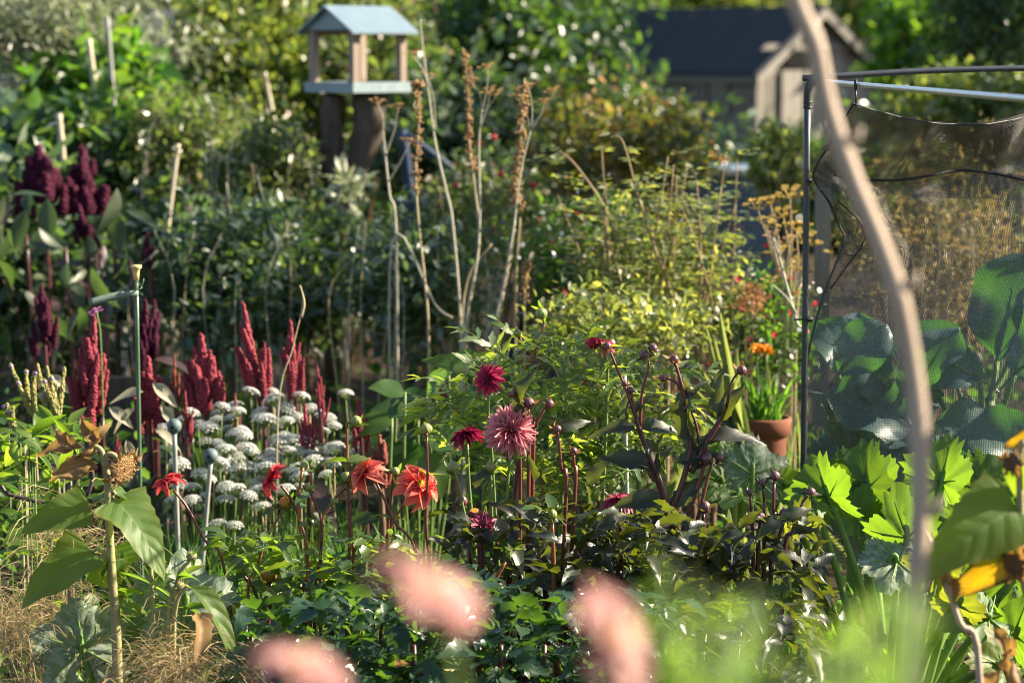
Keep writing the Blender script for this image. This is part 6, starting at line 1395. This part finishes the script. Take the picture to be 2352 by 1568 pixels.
for (x, y, dx, dz, s, u) in [(1585, 1010, -.25, .95, 110, (-.7, -.8, .1)), (1660, 965, .35, .9, 75, (-.8, -.8, 0)), (1655, 960, -.25, 1, 75, (-.5, -.9, 0)), (1600, 1040, -.5, .8, 60, (-.5, -.9, .1)), (1465, 985, .9, .3, 75, (0, -.7, .8)), (1460, 985, -.9, .2, 75, (0, -.7, .8)), (1475, 1010, .4, -.3, 60, (0, -.8, .5)), (1440, 965, -.3, 1, 50, (-.7, -.8, 0)),
    (1590, 1030, .8, .5, 60, (.2, -.7, .7)), (1455, 950, .4, .9, 45, (-.7, -.8, 0)), (1500, 1070, -.9, .25, 100, (0, -.8, .7)), (1560, 1060, .8, .3, 75, (0, -.8, .6)), (1530, 1150, -.9, .1, 100, (0, -.8, .8)), (1545, 1160, .6, .6, 80, (0, -1, .3)), (1630, 1010, .9, .4, 85, (0, -.6, .8)), (1510, 1110, -.3, .9, 70, (-.7, -.8, .1)), (1495, 1090, .4, .9, 60, (-.7, -.8, .1)), (1540, 1190, -1, -.05, 105, (0, -.7, .9)), (1640, 900, .2, 1, 50, (-.8, -.8, 0)), (1575, 915, .5, .8, 45, (-.8, -.8, 0))]:
    put_leaf(D5, P(x, y, YF), (dx, -.15, dz), u, S(s, YF)*1.3, T_DARK)
leaf_fill(D5, 170, (1470, 1700), (1230, 1400), YF, .15, T_DARK, .042, .08, (-20, 45), None, .6)
D6 = dahlia('small dark dahlia with round plum buds in front of the squash leaves', 1770, 4.9)
for (pts, bp, sz) in [([(1740, 1340), (1742, 1240), (1745, 1200)], (1745, 1186), 29), ([(1770, 1340), (1775, 1220), (1778, 1110)], (1780, 1092), 22), ([(1770, 1340), (1785, 1250), (1800, 1200)], (1803, 1180), 27), ([(1800, 1300), (1820, 1220), (1845, 1150)], (1862, 1130), 23), ([(1755, 1300), (1755, 1150)], (1752, 1108), 17), ([(1730, 1300), (1725, 1170)], (1722, 1130), 15)]:
    q = nod(D6, pts, 4.9, [.0055, .0045, .003], sm_dark); t = P(*bp, 4.9); stem_part(D6, [q[-1], t], .0026, sm_dark, 7, seg=2); bud(D6, t, (random.uniform(-.4, .4), -.4, .8), S(sz, 4.9), BUD_D, SEP_D)
leaf_fill(D6, 120, (1680, 1880), (1190, 1400), 4.9, .14, T_DARK, .042, .08, (-20, 50), None, .6)
D7 = dahlia('low dark dahlia shoots trailing below the plum buds', 1700, 4.6)
leaf_fill(D7, 190, (1560, 1900), (1380, 1620), 4.6, .2, T_DARK, .042, .08, (-30, 40), None, .6)
for x in (1620, 1700, 1780): q = P(x, 1450, 4.6); stem_part(D7, [q*np.array((.9, 1, 0)), q], [.006, .004], sm_dark, seg=3)

# broad leaved plants in the shade behind, and a stone
nb = thing('broad_leaved_plant', 'plant with large rounded green leaves in shade left of the green dahlia bush', 'plant', (P(960, 950, 6.3)[0], 6.3, 0))
for (x, y, dx, dz, s) in [(960, 950, -.6, .3, .12), (980, 905, .4, .5, .12), (1000, 860, .7, .2, .13), (930, 900, -.8, .2, .10), (950, 1010, -.2, -.4, .14), (1010, 960, .5, -.2, .10), (900, 960, -.7, -.1, .11), (1030, 840, .6, .3, .11), (975, 1040, .3, -.5, .12), (880, 1010, -.6, -.3, .10), (930, 1060, .2, -.3, .12), (990, 1000, .6, -.2, .12), (910, 920, .3, .2, .1)]:
    b = P(x, y, 6.3 + random.uniform(-.15, .15)); put_leaf(nb, b, (dx, -.3, dz), (0, -.6, .9), s, T_ROUND); stem_part(nb, [np.array((P(965, 950, 6.3)[0], 6.3, 0)), b*np.array((1, 1, .6)), b], .004, sm_green, 6)
st = P(1010, 1235, 5.7); mb = MB(); mb.lathe([(.02, -.06), (.09, -.04), (.10, .0), (.085, .035), (.05, .055), (.01, .06)], 12, ripple=.07, k=3); tag(part('stone', mb.mesh('stone', sm_straw), None, Matrix.Translation(Vector((st[0], 5.7, .05))) @ Matrix.Diagonal((1, .7, 1.6, 1))), 'rounded tan stone glimpsed between the dahlia stems', 'stone')
# ------------------------------------------------------------------ withered sunflower, right foreground
def sunflower_right():
    Y = 3.7; f_ = lambda x, y, d=0: P(x, y, Y + d)
    b = f_(2265, 1620)*np.array((1, 1, 0)); root = thing('sunflower', 'dying sunflower with a bent bare stem and a yellow brown edged leaf', 'sunflower', (b[0], Y, 0))
    stem_part(root, [b, f_(2250, 1560), f_(2205, 1430), f_(2165, 1320), f_(2140, 1250), f_(2115, 1205), f_(2095, 1200)], [.006, .0055, .0045, .004, .003], sm_bigstem, 9)
    stem_part(root, [f_(2160, 1290), f_(2140, 1330), f_(2115, 1370), f_(2095, 1400)], [.003, .002], sm_bigstem, 6, 'dry_petiole')
    for k in range(4): put_leaf(root, f_(2150 + 12*k, 1260 + 22*k), rnd_dir(-70, -10), rnd_up(.8), .035, T_BROWN, 'dry_leaf')
    for (x0, y0, x1, y1, u, T, dep) in [(2335, 1165, 2150, 1265, (.1, -.8, .7), T_SUN, -.1), (2325, 1225, 2215, 1300, (.0, -1, .3), T_SUN, 0), (2340, 1050, 2330, 1150, (-.6, -1, .2), T_SUN, .0)]:
        a, e = f_(x0, y0), P(x1, y1, Y + dep); put_leaf(root, a, e-a, u, np.linalg.norm(e-a), T)
    a, e = f_(2318, 1262), f_(2198, 1372); put_leaf(root, a, e-a, (.2, -1, .2), np.linalg.norm(e-a)*1.05, [YLEAF], 'withered_leaf')
    a, e = f_(2380, 1000), f_(2305, 1022); put_leaf(root, a, e-a, (.1, -.9, .5), np.linalg.norm(e-a), [YLEAF], 'withered_leaf')
    s2 = f_(2395, 1620)*np.array((1, 1, 0)); stem_part(root, [s2, f_(2375, 1500), f_(2352, 1340), f_(2345, 1200), f_(2342, 1060), f_(2350, 1010)], [.009, .007, .006, .005], sm_hairy, 9)
    for (x, y, r) in ((2340, 1290, 40), (2325, 1062, 26)):
        c = f_(x, y, -.02); mb = MB(); mb.lathe([(.2, -.3), (.8, -.2), (1, 0), (.8, .15), (.2, .2)], 16, ripple=.1, k=5); o = part('seed_head', mb.mesh('seed_head', sm_brown), root, zframe(c, (-.5, -.8, -.2), S(r, Y)))
        for k in range(14):
            a = k*2.4; e = random.uniform(-.2, .9); dd = np.array((math.cos(a)*math.cos(e), math.sin(a)*math.cos(e), math.sin(e))); part('bract', random.choice(T_BROWN), o, WM[o.name] @ frame(dd*.7, dd, (0, 0, 1), random.uniform(.5, .9)))
    for k in range(6): put_leaf(root, f_(2290 + random.uniform(-15, 50), 1440 + 25*k, .1), rnd_dir(-80, -30), rnd_up(.9), .05, T_BROWN, 'dry_leaf')
mb = MB(); mb.add(*blade(heart(.34), rows=12, m=3, fold=.2, curl=.3, wave=.02)); YLEAF = mb.mesh('withered_leaf', lm_yellowbrown)
sunflower_right()
# ------------------------------------------------------------------ leaning dry stalk close to the camera
Yk = 2.25
ls = [P(x, y, Yk) for x, y in [(1790, -120), (1832, 10), (1872, 110), (1900, 240), (1950, 390), (2022, 560), (2068, 700), (2098, 860), (2112, 1000), (2114, 1140), (2108, 1290), (2096, 1450), (2085, 1620)]]
bb = ls[-1]*np.array((1, 1, 0)) + np.array((-.08, 0, -.03)); L_ = spline([bb] + ls[::-1], 8)
rr = [S(23, Yk)*(1 + .10*math.exp(-((i*.37) % 6 - 3)**2*1.5)) for i in range(len(L_))]
root = thing('leaning_stalk', 'thick tan dried sunflower stalk arching up in front of the net', 'dry stalk', (bb[0], bb[1], 0))
mb = MB(); mb.tube(L_, rr, 16); part('stalk', mb.mesh('stalk', sm_bigstem), root)
V = []; m = 900; idx = RNG.integers(8, len(L_)-1, m); a = RNG.random(m)*6.28; b = np.array([L_[i] + (L_[i+1]-L_[i])*RNG.random() for i in idx]); o = np.stack([np.cos(a), np.sin(a), np.zeros(m)], 1)
hv = np.concatenate([b + o*S(22, Yk) - np.array((0, 0, .0004)), b + o*S(22, Yk) + np.array((0, 0, .0004)), b + o*S(29, Yk)]); part('hairs', bulk('hairs', hv, np.stack([np.arange(m), np.arange(m)+m, np.arange(m)+2*m], 1), sm_straw), root, kind='stuff')
for k, i in enumerate((30, 58, 75)):
    mb = MB(); p = L_[min(i, len(L_)-2)]; mb.tube([p + np.array((.008, 0, 0)), p + np.array((.017, -.003, .008)), p + np.array((.019, -.004, .016))], [.006, .004, .002], 7); part('leaf_scar', mb.mesh('leaf_scar', sm_bigstem), root)

# unseen leafy bush added off the right edge to shade the stalk foot
shade_bush = thing('dahlia', 'tall unseen leafy bush added to shade the leaning stalk', 'dahlia', (1.0, 2.45, 0))
pos, kc, cc = crown_points(np.array((1.0, 2.42, 1.05)), np.array((.26, .26, .58)), 2600, 70, .16, .6); d = RNG.normal(size=(2600, 3)); up = RNG.normal(size=(2600, 3))*.6; up[:, 2] += 1
ln = .06*(.7 + .6*RNG.random(2600)); part('foliage', leaf_cloud('foliage', pos, d, up, ln, ln*.6, lm_deep, OVAL), shade_bush)
for k in range(6): e = cc[k]; stem_part(shade_bush, [(1.0 + random.uniform(-.06, .06), 2.45, -.02), (e[0]*.5 + .5, 2.45, e[2]*.5), e], [.008, .004], sm_dark, 6)

# ------------------------------------------------------------------ blush anemones and feathery leaves right in front of the camera
def anemone(label, px, py, Y, face, Rpx, rings, seed):
    random.seed(seed); c = P(px, py, Y); root = thing('anemone', label, 'anemone', (c[0] + .05, Y + .02, 0), 'blush anemones close to the camera')
    stem_part(root, [(c[0] + .05, Y + .02, -.02), (c[0] + .045, Y + .02, c[2]*.5), (c[0] + .02, Y + .015, c[2] - .10), c - nrm(face)*.006], [.003, .0022, .0016], sm_green, 7)
    bloom(root, c, face, S(Rpx, Y), rings, pm_blush, anther, W=.46, cup=.25, curl=.1, tipw=.85, disc_r=.14, disc_h=.1)
    for k in range(3):
        put_leaf(root, np.array((c[0] + .05, Y + .02, c[2] - .5 - .12*k)), rnd_dir(0, 40), rnd_up(.3), .07, T_DEEP)
R5 = [(6, 1.0, -2, .05), (5, .88, 6, .05)]
anemone('blush pink anemone seen from the side tilting to the right', 985, 1362, 1.2, (.5, -.04, .87), 150, R5, 3)
anemone('blush pink anemone nodding in front of the dark dahlia leaves', 1410, 1465, 1.2, (.85, -.30, .38), 150, R5, 4)
anemone('blush pink anemone at the lower edge of the plants', 690, 1532, 1.3, (.25, -.06, .95), 120, R5, 5)
random.seed(21)
ft = thing('feathery_plant', 'bright green feathery leaved plant close to the camera', 'plant', (P(1850, 1600, 1.3)[0], 1.3, 0))
V = []; b = []; d = []
for k in range(34):
    x = random.gauss(1830, 200); top = random.uniform(1350, 1580) + max(0, x-1950)*.6
    if k < 4: x, top = (1530, 1590, 1720, 1640)[k], (1285, 1320, 1340, 1350)[k]
    if 4 <= k < 9: x, top = (2010, 2070, 2100, 2040, 2085)[k-4], (1390, 1360, 1400, 1350, 1330)[k-4]
    t = P(x, top, 1.3 + random.uniform(-.12, .15)); s0 = np.array((t[0]*.75 + P(1850, 1600, 1.3)[0]*.25, t[1], 0)); stem_part(ft, [s0, s0*.5 + t*.5 + np.array((.01, 0, 0)), t], [.0022, .0012], sm_green, 5, seg=4)
    for j in range(150):
        q = random.random()**.6; p = t + (s0 - t)*q*.22; b.append(p); d.append(rnd_dir(-20, 75))
b = np.array(b); d = np.array(d); m = len(b); ln = .012 + .022*RNG.random(m); sd = np.cross(d, RNG.normal(size=(m, 3))); sd /= np.linalg.norm(sd, axis=1, keepdims=True)
for t, w_ in ((0, .0006), (.5, .0012), (1.0, .0004)):
    p = b + d*(ln*t)[:, None] + sd*(ln*.15*t*t)[:, None]; V += [p - sd*w_, p + sd*w_]
V = np.stack(V, 1).reshape(-1, 3); f = np.array([(0, 1, 3, 2), (2, 3, 5, 4)]); part('feathery_leaves', bulk('feathery_leaves', V, (f[None] + (np.arange(m)*6)[:, None, None]).reshape(-1, 4), lm_feather), ft, kind='stuff')
